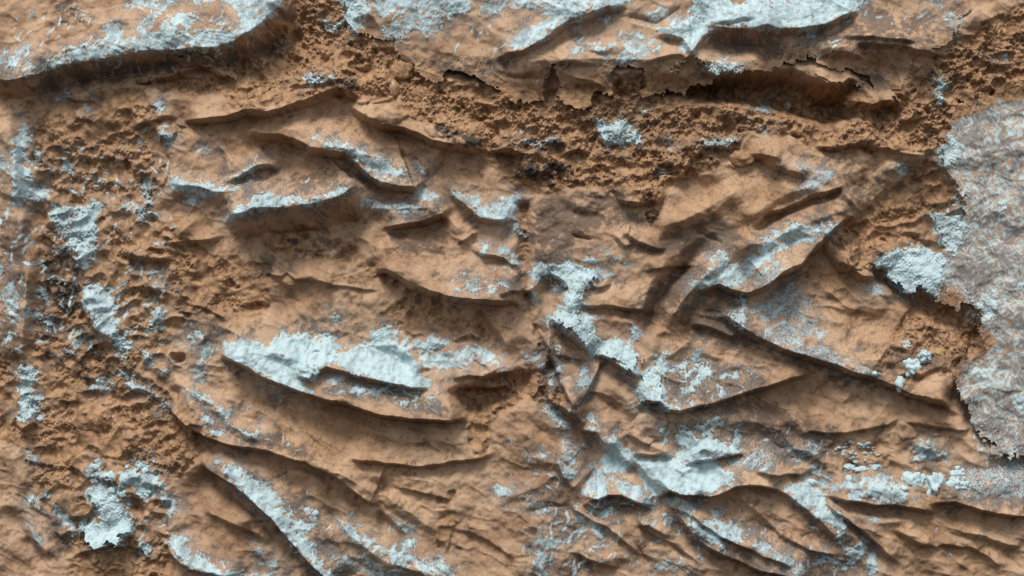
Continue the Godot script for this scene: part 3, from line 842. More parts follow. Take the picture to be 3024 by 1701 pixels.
	smear(0.5, [2400, 690, 2470, 660, 2490, 730])
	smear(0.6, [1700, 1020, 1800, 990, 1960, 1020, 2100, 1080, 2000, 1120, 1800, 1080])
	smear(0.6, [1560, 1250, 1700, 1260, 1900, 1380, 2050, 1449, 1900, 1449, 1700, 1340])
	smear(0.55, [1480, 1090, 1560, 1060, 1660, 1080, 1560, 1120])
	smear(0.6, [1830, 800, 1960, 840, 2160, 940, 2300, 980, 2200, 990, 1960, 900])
	fleck(0.86, [2380, 300, 2500, 250, 2800, 200, 2800, 1260, 2460, 1160, 2390, 960, 2490, 860, 2400, 740, 2260, 700, 2200, 640, 2370, 620, 2400, 480, 2370, 430])
	fleck(0.5, [1130, 60, 1440, 30, 1380, 150, 1240, 180, 1120, 170])
	fleck(0.42, [1400, 60, 1800, 60, 1800, 150, 1560, 200, 1440, 160])
	fleck(0.5, [1960, 20, 2340, 10, 2350, 110, 2100, 150, 1950, 140])
	fleck(0.42, [0, 0, 700, 0, 640, 130, 380, 190, 60, 220, 0, 200])
	fleck(0.45, [1350, 830, 1480, 900, 1470, 1060, 1380, 1010])
	fleck(0.5, [620, 1320, 960, 1330, 1180, 1420, 1200, 1449, 780, 1449])
	fleck(0.6, [1345, 1300, 1500, 1240, 1600, 1340, 1680, 1449, 1340, 1449])
	fleck(0.32, [1440, 1230, 2200, 1250, 2200, 1449, 1400, 1449])
	fleck(0.52, [0, 450, 100, 480, 200, 700, 240, 900, 120, 900, 0, 900])
	fleck(0.5, [220, 1150, 440, 1180, 420, 1380, 260, 1400])
	fleck(0.5, [150, 360, 420, 300, 440, 600, 400, 760, 440, 900, 300, 900, 250, 760])
	fleck(0.3, [1340, 640, 1660, 660, 1500, 760, 1360, 720])
	fleck(0.4, [1150, 670, 1340, 660, 1340, 740, 1180, 740])
	fleck(0.36, [1640, 900, 2000, 930, 2020, 980, 1700, 1040])
	fleck(0.34, [1640, 1060, 2000, 1060, 2150, 1100, 2140, 1220, 1880, 1180, 1700, 1140])
	fleck(0.42, [660, 940, 1120, 960, 1100, 1030, 900, 1000, 740, 970])
	fleck(0.36, [1240, 1060, 1430, 1080, 1420, 1449, 1300, 1449, 1240, 1200])
	fleck(0.3, [440, 780, 620, 820, 580, 960, 470, 960])
	fleck(0.36, [480, 960, 600, 980, 830, 1160, 640, 1110])
	fleck(0.28, [2100, 1240, 2576, 1290, 2576, 1400, 2300, 1449, 2160, 1330])
	fleck(0.3, [560, 1150, 800, 1200, 1000, 1330, 960, 1400, 700, 1300])
	fleck(0.26, [900, 470, 1130, 480, 1110, 560, 950, 540])
	fleck(0.26, [400, 360, 700, 360, 920, 450, 600, 530])


func lay_paint() -> void:
	T(0, 0)
	paint(0.72, [400, 460, 480, 400, 600, 370, 720, 350, 800, 290, 770, 200, 800, 180, 870, 190, 900, 300, 1050, 290, 1180, 250, 1200, 150, 1300, 100, 1400, 120, 1420, 170, 1350, 200, 1290, 220, 1300, 270, 1450, 250, 1530, 230, 1620, 190, 1690, 240, 1760, 210, 1720, 100, 1600, 20, 1400, 20, 1280, -60, 1990, -60, 1990, 80, 1932, 170, 1830, 240, 1700, 310, 1560, 362, 1400, 366, 1100, 376, 880, 420, 700, 450, 520, 478, 420, 510])
	paint(0.62, [0, 420, 60, 390, 100, 430, 180, 370, 240, 350, 240, 400, 180, 440, 190, 500, 150, 520, 110, 480, 60, 460, -30, 465])
	paint(0.75, [220, 500, 260, 480, 290, 520, 240, 560])
	paint(0.55, [920, 50, 1000, -40, 1240, -40, 1200, 110, 1130, 150, 1100, 260, 1050, 290, 1000, 230, 1060, 150, 1100, 60, 1000, 80])
	paint(0.85, [150, 900, 180, 880, 200, 960, 190, 1060, 160, 1150, 120, 1110, 130, 1000])
	paint(0.8, [100, 1170, 230, 1190, 230, 1300, 180, 1400, 175, 1455, 165, 1470, 120, 1470, 90, 1250])
	paint(0.6, [-30, 1100, 60, 1140, 110, 1230, 115, 1320, 60, 1220, -30, 1150])
	paint(0.6, [270, 1070, 290, 1100, 290, 1200, 250, 1210, 255, 1110])
	paint(0.55, [340, 1200, 380, 1220, 370, 1290, 330, 1310])
	paint(0.8, [445, 1140, 470, 1130, 470, 1180, 450, 1210])
	paint(0.8, [485, 1210, 510, 1200, 520, 1250, 500, 1270])
	paint(0.8, [1105, 740, 1150, 750, 1150, 800, 1115, 800])
	paint(0.6, [1120, 910, 1170, 880, 1230, 950, 1240, 1010, 1200, 1030, 1170, 960])
	paint(0.5, [580, 740, 630, 730, 620, 770, 580, 790])
	paint(0.5, [380, 680, 400, 640, 480, 650, 470, 680, 400, 710])
	paint(0.5, [1470, 1060, 1530, 1070, 1500, 1095])
	paint(0.72, [1200, 1290, 1240, 1262, 1300, 1300, 1450, 1300, 1560, 1340, 1730, 1345, 1720, 1375, 1600, 1380, 1540, 1390, 1450, 1410, 1380, 1450, 1340, 1440, 1370, 1380, 1250, 1370, 1210, 1340])
	paint(0.6, [1610, 1280, 1720, 1235, 1850, 1180, 1950, 1180, 1850, 1205, 1700, 1270])
	paint(0.55, [1010, 1300, 1050, 1290, 1040, 1380, 1080, 1449, 1020, 1449])
	T(0, 550)
	paint(0.75, [130, 40, 170, 10, 210, 40, 330, 30, 360, 80, 380, 160, 480, 165, 560, 150, 660, 105, 760, 105, 700, 170, 690, 230, 680, 400, 660, 500, 620, 600, 570, 560, 540, 480, 430, 430, 500, 400, 400, 330, 360, 230, 350, 90, 270, 100, 230, 50, 190, 80, 160, 140])
	paint(0.65, [860, 115, 900, 110, 1000, 170, 1120, 205, 1060, 215, 960, 185, 880, 160])
	paint(0.5, [720, 150, 830, 70, 830, 50, 760, 100, 650, 110])
	paint(0.75, [570, 710, 640, 700, 720, 710, 790, 760, 830, 850, 850, 950, 850, 1040, 790, 1080, 740, 1080, 690, 1010, 670, 930, 600, 870, 610, 790])
	paint(0.8, [835, 1080, 910, 1050, 925, 1160, 870, 1195, 825, 1150])
	paint(0.8, [1090, 920, 1140, 860, 1178, 900, 1150, 980, 1090, 1010, 1030, 1045, 1060, 980])
	paint(0.6, [40, 680, 110, 680, 130, 800, 150, 900, 100, 950, 50, 900, 20, 800])
	paint(0.7, [270, 700, 330, 790, 312, 832, 270, 790])
	paint(0.6, [180, 820, 250, 900, 350, 940, 340, 980, 250, 980, 200, 900])
	paint(0.6, [490, 1130, 540, 1040, 580, 1100, 540, 1160, 500, 1180])
	paint(0.7, [-20, 560, 30, 590, -20, 650])
	paint(0.75, [1345, 1065, 1430, 1040, 1442, 1085, 1350, 1092])
	paint(0.55, [1280, 1130, 1400, 1110, 1360, 1150])
	paint(0.55, [1440, 1150, 1500, 1130, 1520, 1200, 1430, 1300, 1450, 1390, 1400, 1400, 1360, 1340, 1420, 1300, 1420, 1200])
	paint(0.6, [1000, 1180, 1060, 1190, 1080, 1250, 1200, 1310, 1180, 1330, 1060, 1290])
	paint(0.5, [1000, 610, 1100, 600, 1150, 640, 1100, 660])
	paint(0.5, [1090, 710, 1130, 700, 1190, 720, 1180, 750, 1110, 740])
	T(740, 0)
	paint(0.85, [660, -50, 830, -50, 860, 100, 820, 130, 760, 90, 800, 180, 745, 250, 700, 180, 670, 100])
	paint(0.62, [860, -50, 1390, -50, 1380, 90, 1340, 110, 1360, 200, 1250, 270, 1180, 200, 1080, 280, 1000, 270, 950, 230, 960, 190, 1060, 140, 940, 130, 880, 80])
	paint(0.8, [1120, -40, 1560, -40, 1570, 80, 1430, 110, 1380, 70, 1150, 20])
	paint(0.55, [1590, 140, 1640, 60, 1720, 20, 1932, -40, 1932, 90, 1800, 60, 1700, 110])
	paint(0.7, [525, 140, 570, 130, 560, 190, 600, 170, 640, 130, 650, 160, 590, 210, 540, 190])
	paint(0.72, [370, 560, 430, 540, 520, 570, 520, 600, 440, 612, 380, 600])
	paint(0.55, [575, 560, 620, 555, 605, 600])
	paint(0.68, [700, 1088, 780, 1080, 860, 1110, 930, 1140, 1000, 1170, 1030, 1230, 1110, 1220, 1090, 1260, 1010, 1270, 1022, 1305, 950, 1307, 880, 1262, 790, 1170])
	paint(0.75, [470, 1010, 610, 1045, 720, 1058, 770, 1085, 700, 1075, 560, 1062])
	paint(0.5, [1200, 1180, 1260, 1185, 1220, 1240])
	T(740, 550)
	paint(0.74, [-180, 245, -120, 190, -70, 150, 0, 140, 60, 90, 180, 58, 230, 60, 240, 100, 400, 90, 540, 90, 680, 28, 692, 65, 480, 135, 250, 158, 60, 160, 0, 190, -110, 250])
	paint(0.6, [790, 95, 900, 110, 960, 138, 1090, 130, 1220, 160, 1130, 175, 1060, 200, 960, 170, 860, 155, 790, 150])
	paint(0.62, [1150, 40, 1240, 20, 1330, 60, 1300, 112, 1220, 85])
	paint(0.6, [1430, 30, 1500, 60, 1620, 68, 1640, 130, 1540, 130, 1480, 92])
	paint(0.74, [1560, 110, 1620, 90, 1690, 160, 1760, 140, 1830, 80, 1932, 88, 1880, 170, 1892, 232, 1800, 262, 1720, 245, 1640, 222])
	paint(0.7, [1880, 238, 1920, 330, 1940, 350, 1900, 300])
	paint(0.8, [1648, 470, 1670, 408, 1692, 470])
	paint(0.6, [1750, 480, 1840, 420, 1832, 470, 1770, 500])
	paint(0.6, [1850, 550, 1890, 480, 1940, 530, 1910, 572])
	paint(0.86, [-187, 1120, 0, 1112, 130, 1140, 360, 1258, 382, 1330, 372, 1400, 460, 1450, 380, 1470, 300, 1430, 200, 1382, 0, 1284, -180, 1196])
	paint(0.88, [150, 1120, 230, 1050, 290, 1080, 400, 1050, 420, 1100, 520, 1060, 600, 1120, 640, 1200, 560, 1270, 480, 1310, 470, 1362, 390, 1342, 360, 1256, 140, 1160])
	paint(0.9, [640, 1190, 780, 1150, 880, 1110, 860, 1050, 950, 1018, 1060, 1040, 1050, 1110, 1130, 1190, 1190, 1270, 1232, 1400, 1230, 1430, 1100, 1412, 900, 1365, 700, 1285, 620, 1260])
	paint(0.9, [1080, 1110, 1250, 1110, 1290, 1068, 1382, 1120, 1372, 1160, 1180, 1170, 1130, 1160])
	paint(0.62, [1175, 1160, 1370, 1188, 1500, 1180, 1560, 1118, 1620, 1150, 1700, 1170, 1782, 1210, 1780, 1292, 1680, 1270, 1600, 1230, 1500, 1300, 1330, 1312, 1200, 1300])
	paint(0.7, [1210, 1360, 1300, 1370, 1300, 1430, 1210, 1430])
	paint(0.5, [1690, 700, 1790, 690, 1770, 730, 1690, 772])
	paint(0.7, [1455, 670, 1480, 690, 1492, 745, 1465, 720])
	paint(0.5, [1530, 690, 1600, 660, 1640, 720, 1560, 750])
	paint(0.7, [580, 955, 605, 905, 600, 950])
	T(740, 1101)
	paint(0.75, [540, 30, 600, 20, 690, 28, 640, 60, 550, 56])
	paint(0.85, [760, 95, 850, 98, 862, 125, 800, 132])
	paint(0.8, [870, 108, 955, 122, 920, 142])
	paint(0.8, [1085, 188, 1190, 215, 1120, 217])
	paint(0.75, [1150, 140, 1215, 170, 1205, 196, 1165, 180])
	paint(0.75, [1250, 145, 1292, 190, 1262, 202])
	paint(0.7, [150, 80, 220, 60, 190, 112])
	paint(0.7, [70, 50, 120, 40, 100, 70])
	paint(0.78, [-200, 640, -110, 640, -40, 700, 0, 735, 100, 800, 230, 880, 250, 970, 330, 1030, 430, 1090, 450, 1190, 470, 1290, 560, 1400, 660, 1500, 590, 1490, 500, 1390, 400, 1292, 280, 1162, 170, 1032, 0, 860, -40, 830, -120, 745])
	paint(0.66, [620, 1030, 720, 1080, 830, 1160, 950, 1230, 1100, 1288, 1130, 1200, 1160, 1190, 1150, 1280, 1250, 1340, 1400, 1380, 1480, 1460, 1400, 1500, 1300, 1449, 1100, 1350, 930, 1290, 800, 1230, 700, 1120])
	paint(0.55, [120, 1390, 160, 1340, 230, 1340, 180, 1400])
	paint(0.6, [380, 960, 480, 975, 475, 1020, 400, 1000])
	paint(0.5, [600, 1300, 720, 1290, 900, 1340, 1060, 1400, 1180, 1449, 900, 1470, 760, 1400])
	paint(0.75, [1740, 795, 1860, 830, 1800, 882])
	paint(0.5, [1040, 1070, 1120, 1050, 1170, 1090, 1110, 1130, 1060, 1120])
	paint(0.5, [1330, 1320, 1380, 1290, 1420, 1360, 1360, 1380])
	T(1480, 550)
	paint(0.92, [355, 600, 440, 553, 560, 568, 640, 608, 695, 628, 640, 670, 590, 720, 600, 790, 570, 830, 520, 850, 540, 900, 550, 960, 600, 925, 640, 930, 640, 990, 640, 1030, 700, 1100, 820, 1090, 900, 1130, 958, 1180, 955, 1320, 985, 1360, 900, 1312, 820, 1232, 720, 1200, 650, 1218, 590, 1132, 520, 1062, 430, 982, 355, 962, 370, 900, 420, 870, 480, 720, 400, 664])
	paint(0.7, [220, 600, 300, 568, 360, 600, 370, 640, 290, 620, 250, 650, 250, 740, 230, 792, 208, 750, 225, 660])
	paint(0.8, [930, 1040, 982, 1008, 970, 1060, 945, 1102])
	paint(0.75, [365, 722, 400, 710, 425, 725, 380, 745])
	paint(0.65, [590, 540, 610, 488, 640, 520, 690, 545])
	paint(0.55, [720, 480, 860, 500, 880, 550, 800, 520])
	paint(0.55, [600, 610, 660, 600, 800, 640, 720, 665])
	paint(0.8, [990, 1330, 1060, 1300, 1110, 1210, 1182, 1188, 1140, 1260, 1190, 1300, 1125, 1360, 1150, 1450, 1150, 1510, 1190, 1580, 1172, 1604, 1120, 1575, 1090, 1534, 1030, 1530, 978, 1556, 968, 1470, 995, 1430])
	paint(0.8, [1390, 1158, 1422, 1160, 1412, 1230, 1380, 1282, 1368, 1240])
	paint(0.7, [1240, 1290, 1290, 1250, 1350, 1238, 1310, 1280, 1280, 1332])
	paint(0.72, [1270, 1360, 1360, 1300, 1392, 1312, 1300, 1372])
	paint(0.85, [1408, 1350, 1440, 1278, 1495, 1310, 1480, 1345])
	paint(0.66, [1400, 740, 1440, 680, 1500, 600, 1580, 470, 1612, 580, 1720, 540, 1850, 400, 1932, 340, 2060, 280, 2200, 290, 2360, 288, 2220, 370, 2010, 440, 1932, 480, 1800, 620, 1650, 720, 1540, 690, 1480, 712])
	paint(0.42, [1850, 560, 1960, 520, 2040, 540, 1970, 590, 1880, 690, 1810, 700, 1700, 690])
	paint(0.72, [1770, 830, 1850, 850, 1842, 882, 1780, 882])
	paint(0.72, [1605, 930, 1700, 908, 1722, 970, 1690, 1005])
	paint(0.65, [1690, 790, 1740, 800, 1732, 852])
	paint(0.6, [1350, 700, 1440, 620, 1480, 520, 1560, 440, 1580, 480, 1500, 620, 1420, 740])
	paint(0.5, [1860, 860, 1932, 870, 1940, 1000, 1850, 960])
	paint(0.6, [0, 90, 60, 60, 140, 85, 140, 110, 90, 115, 60, 170, 0, 170])
	paint(0.6, [10, 200, 110, 180, 120, 260, 130, 330, 100, 300, 90, 240, 20, 260])
	paint(0.6, [1780, 1330, 1720, 1340, 1660, 1330, 1560, 1360, 1650, 1345])
	paint(0.6, [190, 1240, 250, 1220, 230, 1240, 190, 1250])
	paint(0.65, [250, 1280, 300, 1265, 310, 1285, 265, 1295])
	paint(0.6, [370, 1130, 430, 1130, 400, 1160])
	paint(0.6, [400, 1290, 440, 1290, 445, 1380, 430, 1340])
	paint(0.6, [600, 1260, 620, 1380, 590, 1440, 540, 1410])
	paint(0.5, [640, 1350, 660, 1400, 640, 1430])
	T(2224, 550)
	paint(0.42, [80, 920, 120, 800, 180, 740, 280, 700, 380, 780, 430, 830, 370, 900, 440, 960, 430, 1060, 300, 1060, 400, 1200, 250, 1165, 60, 1070])
	paint(0.65, [0, 840, 60, 860, 42, 888, -10, 890])
	paint(0.62, [440, 1070, 490, 1040, 522, 1060, 470, 1092])
	paint(0.36, [300, 1120, 480, 1150, 700, 1240, 880, 1330, 760, 1330, 560, 1262])
	paint(0.3, [780, 700, 920, 720, 900, 800, 800, 790])
	paint(0.95, [880, 560, 960, 490, 1060, 470, 1150, 445, 1250, 455, 1330, 490, 1350, 540, 1340, 620, 1310, 700, 1290, 780, 1240, 755, 1180, 718, 1140, 770, 1070, 765, 1040, 710, 970, 670, 945, 615])
	paint(0.7, [1280, 205, 1430, 210, 1520, 290, 1482, 400, 1440, 450, 1400, 490, 1330, 422, 1300, 320])
	paint(0.55, [1560, 830, 1720, 740, 1740, 860, 1660, 970, 1600, 920])
	paint(0.45, [1560, 1300, 1760, 1330, 1800, 1420, 1600, 1449])
	paint(0.6, [1840, 700, 1900, 720, 1880, 760])
	paint(0.6, [1730, 180, 1770, 100, 1780, 150, 1750, 210])
	T(1480, 1101)
	paint(0.85, [715, 595, 770, 560, 718, 470, 760, 458, 805, 448, 850, 520, 960, 578, 962, 640, 900, 680, 870, 720, 820, 700, 740, 720, 718, 680])
	paint(0.9, [950, 650, 1020, 608, 1100, 630, 1240, 590, 1290, 560, 1350, 600, 1300, 650, 1400, 600, 1520, 600, 1545, 660, 1632, 720, 1630, 762, 1480, 842, 1350, 850, 1260, 846, 1190, 812, 1110, 872, 1050, 820, 990, 740])
	paint(0.82, [1245, 590, 1292, 530, 1238, 440, 1300, 393, 1370, 440, 1400, 472, 1460, 440, 1480, 370, 1408, 392, 1408, 370, 1530, 318, 1545, 350, 1500, 420, 1530, 490, 1640, 520, 1705, 552, 1600, 572, 1420, 592, 1330, 640])
	paint(0.8, [800, 770, 860, 780, 960, 800, 1000, 850, 1000, 870, 1060, 900, 1112, 932, 1100, 945, 980, 912, 850, 850])
	paint(0.8, [700, 700, 722, 730, 770, 760, 740, 790, 755, 800, 740, 870, 680, 882, 585, 850, 600, 810, 660, 750])
	paint(0.6, [645, 680, 670, 648, 695, 670, 715, 702])
	paint(0.6, [400, 640, 430, 540, 470, 478, 490, 560, 540, 640, 555, 740, 480, 742, 420, 700])
	paint(0.75, [510, 570, 570, 508, 602, 520, 540, 575])
	paint(0.9, [325, 225, 370, 240, 420, 320, 462, 380, 410, 402, 380, 350])
	paint(0.55, [140, 870, 200, 870, 280, 930, 332, 980, 290, 1000, 200, 940])
	paint(0.6, [-40, 800, 70, 830, 40, 882, -20, 880])
	paint(0.7, [230, 590, 305, 598, 260, 622])
	paint(0.75, [508, 980, 540, 958, 570, 1020, 640, 1050, 700, 1110, 722, 1160, 700, 1185, 660, 1130, 620, 1080, 530, 1032])
	paint(0.5, [680, 960, 780, 950, 860, 918, 892, 930, 760, 992])
	paint(0.55, [1160, 900, 1250, 880, 1330, 900, 1400, 940, 1330, 960, 1340, 1020, 1290, 1012, 1230, 960])
	paint(0.76, [1300, 1040, 1400, 1050, 1500, 1028, 1560, 1058, 1640, 1070, 1702, 1130, 1692, 1180, 1600, 1150, 1540, 1160, 1562, 1232, 1500, 1210, 1410, 1150, 1330, 1090])
	paint(0.5, [1700, 1140, 1850, 1228, 1932, 1268, 2060, 1330, 2180, 1400, 2060, 1390, 1932, 1312, 1830, 1240])
	paint(0.72, [1498, 980, 1540, 975, 1565, 1030, 1510, 1012])
	paint(0.6, [1140, 1000, 1170, 990, 1212, 1050, 1180, 1062])
	paint(0.55, [1055, 1080, 1130, 1030, 1090, 1082])
	paint(0.6, [1660, 490, 1690, 448, 1702, 480, 1670, 512])
	paint(0.6, [1600, 640, 1690, 590, 1760, 600, 1850, 560, 1880, 622, 1800, 640, 1700, 652])
	paint(0.65, [390, 1188, 472, 1220, 400, 1222])
	paint(0.55, [270, 1160, 350, 1170, 392, 1250, 330, 1262, 280, 1240])
	paint(0.55, [220, 1290, 270, 1270, 330, 1290, 300, 1360, 320, 1449, 200, 1449])
	paint(0.65, [1115, 1380, 1150, 1340, 1192, 1350, 1160, 1392])
	paint(0.65, [1230, 1380, 1280, 1328, 1275, 1395, 1360, 1440, 1280, 1410])
	paint(0.6, [1400, 1300, 1440, 1280, 1430, 1320])
	paint(0.7, [1300, 120, 1330, 68, 1430, 48, 1362, 90, 1342, 142])
	paint(0.6, [1515, 80, 1530, 80, 1572, 130, 1560, 162])
	paint(0.6, [1330, 215, 1362, 175, 1342, 232])
	paint(0.6, [1218, 245, 1240, 195, 1252, 260])
	paint(0.6, [1150, 400, 1205, 395, 1170, 500, 1140, 510])
	paint(0.7, [1000, 235, 1050, 270, 1020, 285])
	paint(0.55, [930, 200, 960, 270, 945, 300])
	paint(0.6, [640, 290, 660, 310, 640, 380, 690, 415, 630, 400, 615, 320])
	T(2224, 1101)
	paint(0.8, [215, 840, 300, 800, 390, 760, 450, 790, 502, 870, 490, 920, 560, 990, 642, 1060, 640, 1110, 600, 1130, 622, 1170, 600, 1202, 580, 1090, 520, 1050, 430, 1000, 420, 950, 330, 930, 280, 890])
	paint(0.55, [405, 680, 460, 700, 530, 740, 640, 792, 560, 840, 510, 842, 460, 760])
	paint(0.7, [650, 760, 680, 790, 830, 740, 980, 750, 1080, 820, 1100, 880, 1040, 912, 880, 892, 830, 880, 660, 880])
	paint(0.7, [1170, 500, 1200, 478, 1290, 530, 1392, 590, 1350, 612, 1280, 590, 1200, 632, 1150, 620])
	paint(0.78, [660, 1260, 720, 1220, 760, 1198, 802, 1280, 760, 1330, 660, 1382, 680, 1330])
	paint(0.76, [785, 1350, 860, 1308, 892, 1400, 850, 1442, 810, 1400])
	paint(0.8, [485, 1300, 520, 1278, 512, 1332])
	paint(0.85, [555, 1320, 610, 1315, 615, 1372, 560, 1362])
	paint(0.7, [445, 1370, 470, 1330, 500, 1370])
	paint(0.3, [1450, 720, 1560, 690, 1932, 650, 2100, 650, 2100, 880, 1932, 872, 1700, 852, 1450, 882])
	paint(0.55, [820, 1030, 885, 1030, 840, 1062])
	paint(0.45, [-20, 1180, 120, 1230, 260, 1310, 380, 1402, 300, 1400, 120, 1280, -20, 1220])
	paint(0.4, [-30, 520, 60, 530, 130, 570, 140, 630, 0, 640])
	paint(0.26, [230, 520, 400, 500, 450, 570, 300, 610])
	paint(0.5, [-20, 560, 60, 600, 60, 650, -20, 640])
	paint(0.55, [1860, 160, 1932, 150, 1980, 260, 1860, 240])
	T(1480, 0)
	paint(0.72, [-40, -40, 900, -60, 900, 40, 760, 62, 600, 112, 480, 152, 380, 222, 300, 292, 140, 382, 60, 320, 200, 210, 350, 170, 300, 60, 150, 60, -20, 60])
	paint(0.7, [1035, 110, 1120, 48, 1182, 70, 1160, 120, 1100, 152])
	paint(0.85, [1340, 90, 1420, -40, 1560, -40, 1650, 60, 1750, 30, 1990, -40, 1990, 225, 1870, 222, 1800, 170, 1580, 192, 1450, 160, 1380, 130])
	paint(0.8, [1080, 232, 1100, 210, 1240, 208, 1310, 150, 1390, 140, 1460, 170, 1470, 250, 1382, 322, 1340, 412, 1290, 400, 1260, 290, 1200, 262])
	paint(0.6, [1180, 150, 1200, 110, 1270, 130, 1220, 190])
	paint(0.52, [800, 430, 870, 380, 850, 300, 900, 290, 960, 300, 1080, 310, 1060, 360, 1010, 442, 900, 440, 835, 482])
	paint(0.8, [958, 290, 980, 253, 1005, 262, 1000, 295])
	paint(0.75, [760, 350, 800, 328, 790, 388])
	paint(0.75, [668, 350, 702, 343, 712, 382, 680, 392])
	paint(0.7, [488, 392, 550, 355, 548, 402])
	paint(0.6, [500, 170, 600, 110, 640, 130, 560, 190])
	paint(0.6, [690, 140, 760, 130, 760, 170])
	paint(0.6, [650, 180, 690, 165, 680, 200])
	paint(0.66, [1430, 490, 1520, 448, 1600, 438, 1695, 470, 1660, 532, 1560, 552, 1500, 532])
	paint(0.75, [670, 912, 700, 860, 740, 900, 810, 890, 860, 838, 922, 900, 890, 950, 960, 930, 992, 1010, 900, 1022, 740, 1032, 700, 960])
	paint(0.65, [1155, 1020, 1200, 988, 1222, 1040, 1200, 1062])
	paint(0.62, [1425, 1012, 1540, 1000, 1645, 988, 1605, 1072, 1560, 1042, 1440, 1062])
	paint(0.55, [1815, 750, 1920, 728, 1900, 792, 1830, 782])
	paint(0.6, [1845, 890, 1892, 900, 1880, 922])
	paint(0.5, [135, 950, 180, 990, 230, 1010, 380, 980, 372, 1012, 260, 1032, 160, 1012])
	paint(0.6, [975, 760, 1040, 780, 1030, 810])
	T(2224, 0)
	paint(0.74, [-60, -40, 800, -40, 760, 60, 600, 132, 500, 190, 430, 212, 420, 282, 340, 232, 200, 212, 160, 242, 80, 218, -60, 235])
	paint(0.66, [1320, 560, 1360, 518, 1372, 620, 1362, 762, 1318, 740])
	paint(0.72, [1325, 1120, 1390, 955, 1440, 1000, 1482, 1080, 1430, 1182, 1335, 1185])
	paint(0.5, [1330, 130, 1400, 98, 1502, 150, 1440, 202, 1370, 160])
	paint(0.8, [1018, 1210, 1060, 1198, 1072, 1232, 1040, 1252])
	paint(0.6, [1750, 430, 1800, 398, 1812, 432])
	paint(0.4, [1220, -40, 1370, -40, 1340, 60, 1260, 60])
	paint(0.4, [240, 1180, 360, 1170, 420, 1220, 300, 1210])
	paint(0.36, [300, 1380, 440, 1220, 540, 1240, 460, 1340, 340, 1400])
	T(0, 1101)
	paint(0.8, [140, 20, 150, -40, 250, -40, 260, 20, 230, 110, 220, 190, 282, 198, 240, 310, 150, 342, 138, 200])
	paint(0.65, [655, 90, 720, 48, 802, 90, 720, 122, 660, 132])
	paint(0.62, [840, 10, 930, 20, 1030, 110, 1072, 142, 960, 112])
	paint(0.66, [1280, 88, 1420, 140, 1530, 190, 1645, 280, 1640, 335, 1540, 235, 1400, 165])
	paint(0.65, [1438, 312, 1470, 288, 1515, 330, 1480, 352])
	paint(0.6, [1670, 368, 1800, 418, 1890, 372, 1850, 432, 1760, 432])
	paint(0.55, [1510, 420, 1600, 400, 1620, 440, 1560, 440])
	paint(0.6, [1100, 160, 1160, 180, 1200, 240, 1150, 220])
	paint(0.66, [620, 660, 700, 640, 740, 700, 800, 700, 850, 740, 850, 790, 800, 762, 640, 742])
	paint(0.8, [850, 720, 960, 690, 1020, 722, 990, 640, 1082, 640, 1050, 700, 1100, 720, 1142, 770, 1212, 782, 1180, 822, 1110, 800, 1100, 872, 1020, 902, 980, 862, 960, 790, 870, 800])
	paint(0.92, [650, 830, 700, 808, 780, 820, 850, 870, 890, 950, 905, 1010, 925, 1050, 975, 1088, 940, 1130, 880, 1165, 862, 1210, 790, 1205, 700, 1247, 640, 1192, 565, 1105, 600, 1072, 720, 1080, 740, 1050, 690, 950, 640, 880])
	paint(0.62, [1145, 840, 1180, 850, 1240, 900, 1262, 980, 1230, 1012, 1180, 930])
	paint(0.62, [340, 880, 400, 918, 430, 1000, 520, 1048, 552, 1120, 520, 1162, 460, 1090, 400, 1012])
	paint(0.75, [205, 925, 240, 878, 262, 920, 230, 962])
	paint(0.6, [170, 560, 240, 588, 240, 642, 190, 592])
	paint(0.72, [975, 1245, 1020, 1225, 1062, 1240, 1060, 1272, 1000, 1272])
	paint(0.75, [1200, 1150, 1340, 1168, 1305, 1220, 1370, 1258, 1460, 1320, 1600, 1368, 1750, 1430, 1900, 1440, 1900, 1500, 1500, 1452, 1380, 1382, 1290, 1272, 1208, 1202])
	paint(0.5, [200, 1090, 240, 1130, 292, 1170, 262, 1202])
	paint(0.6, [1840, 1230, 1870, 1250, 1860, 1300, 1840, 1280])
	paint(0.6, [820, 815, 850, 820, 830, 870, 780, 850])


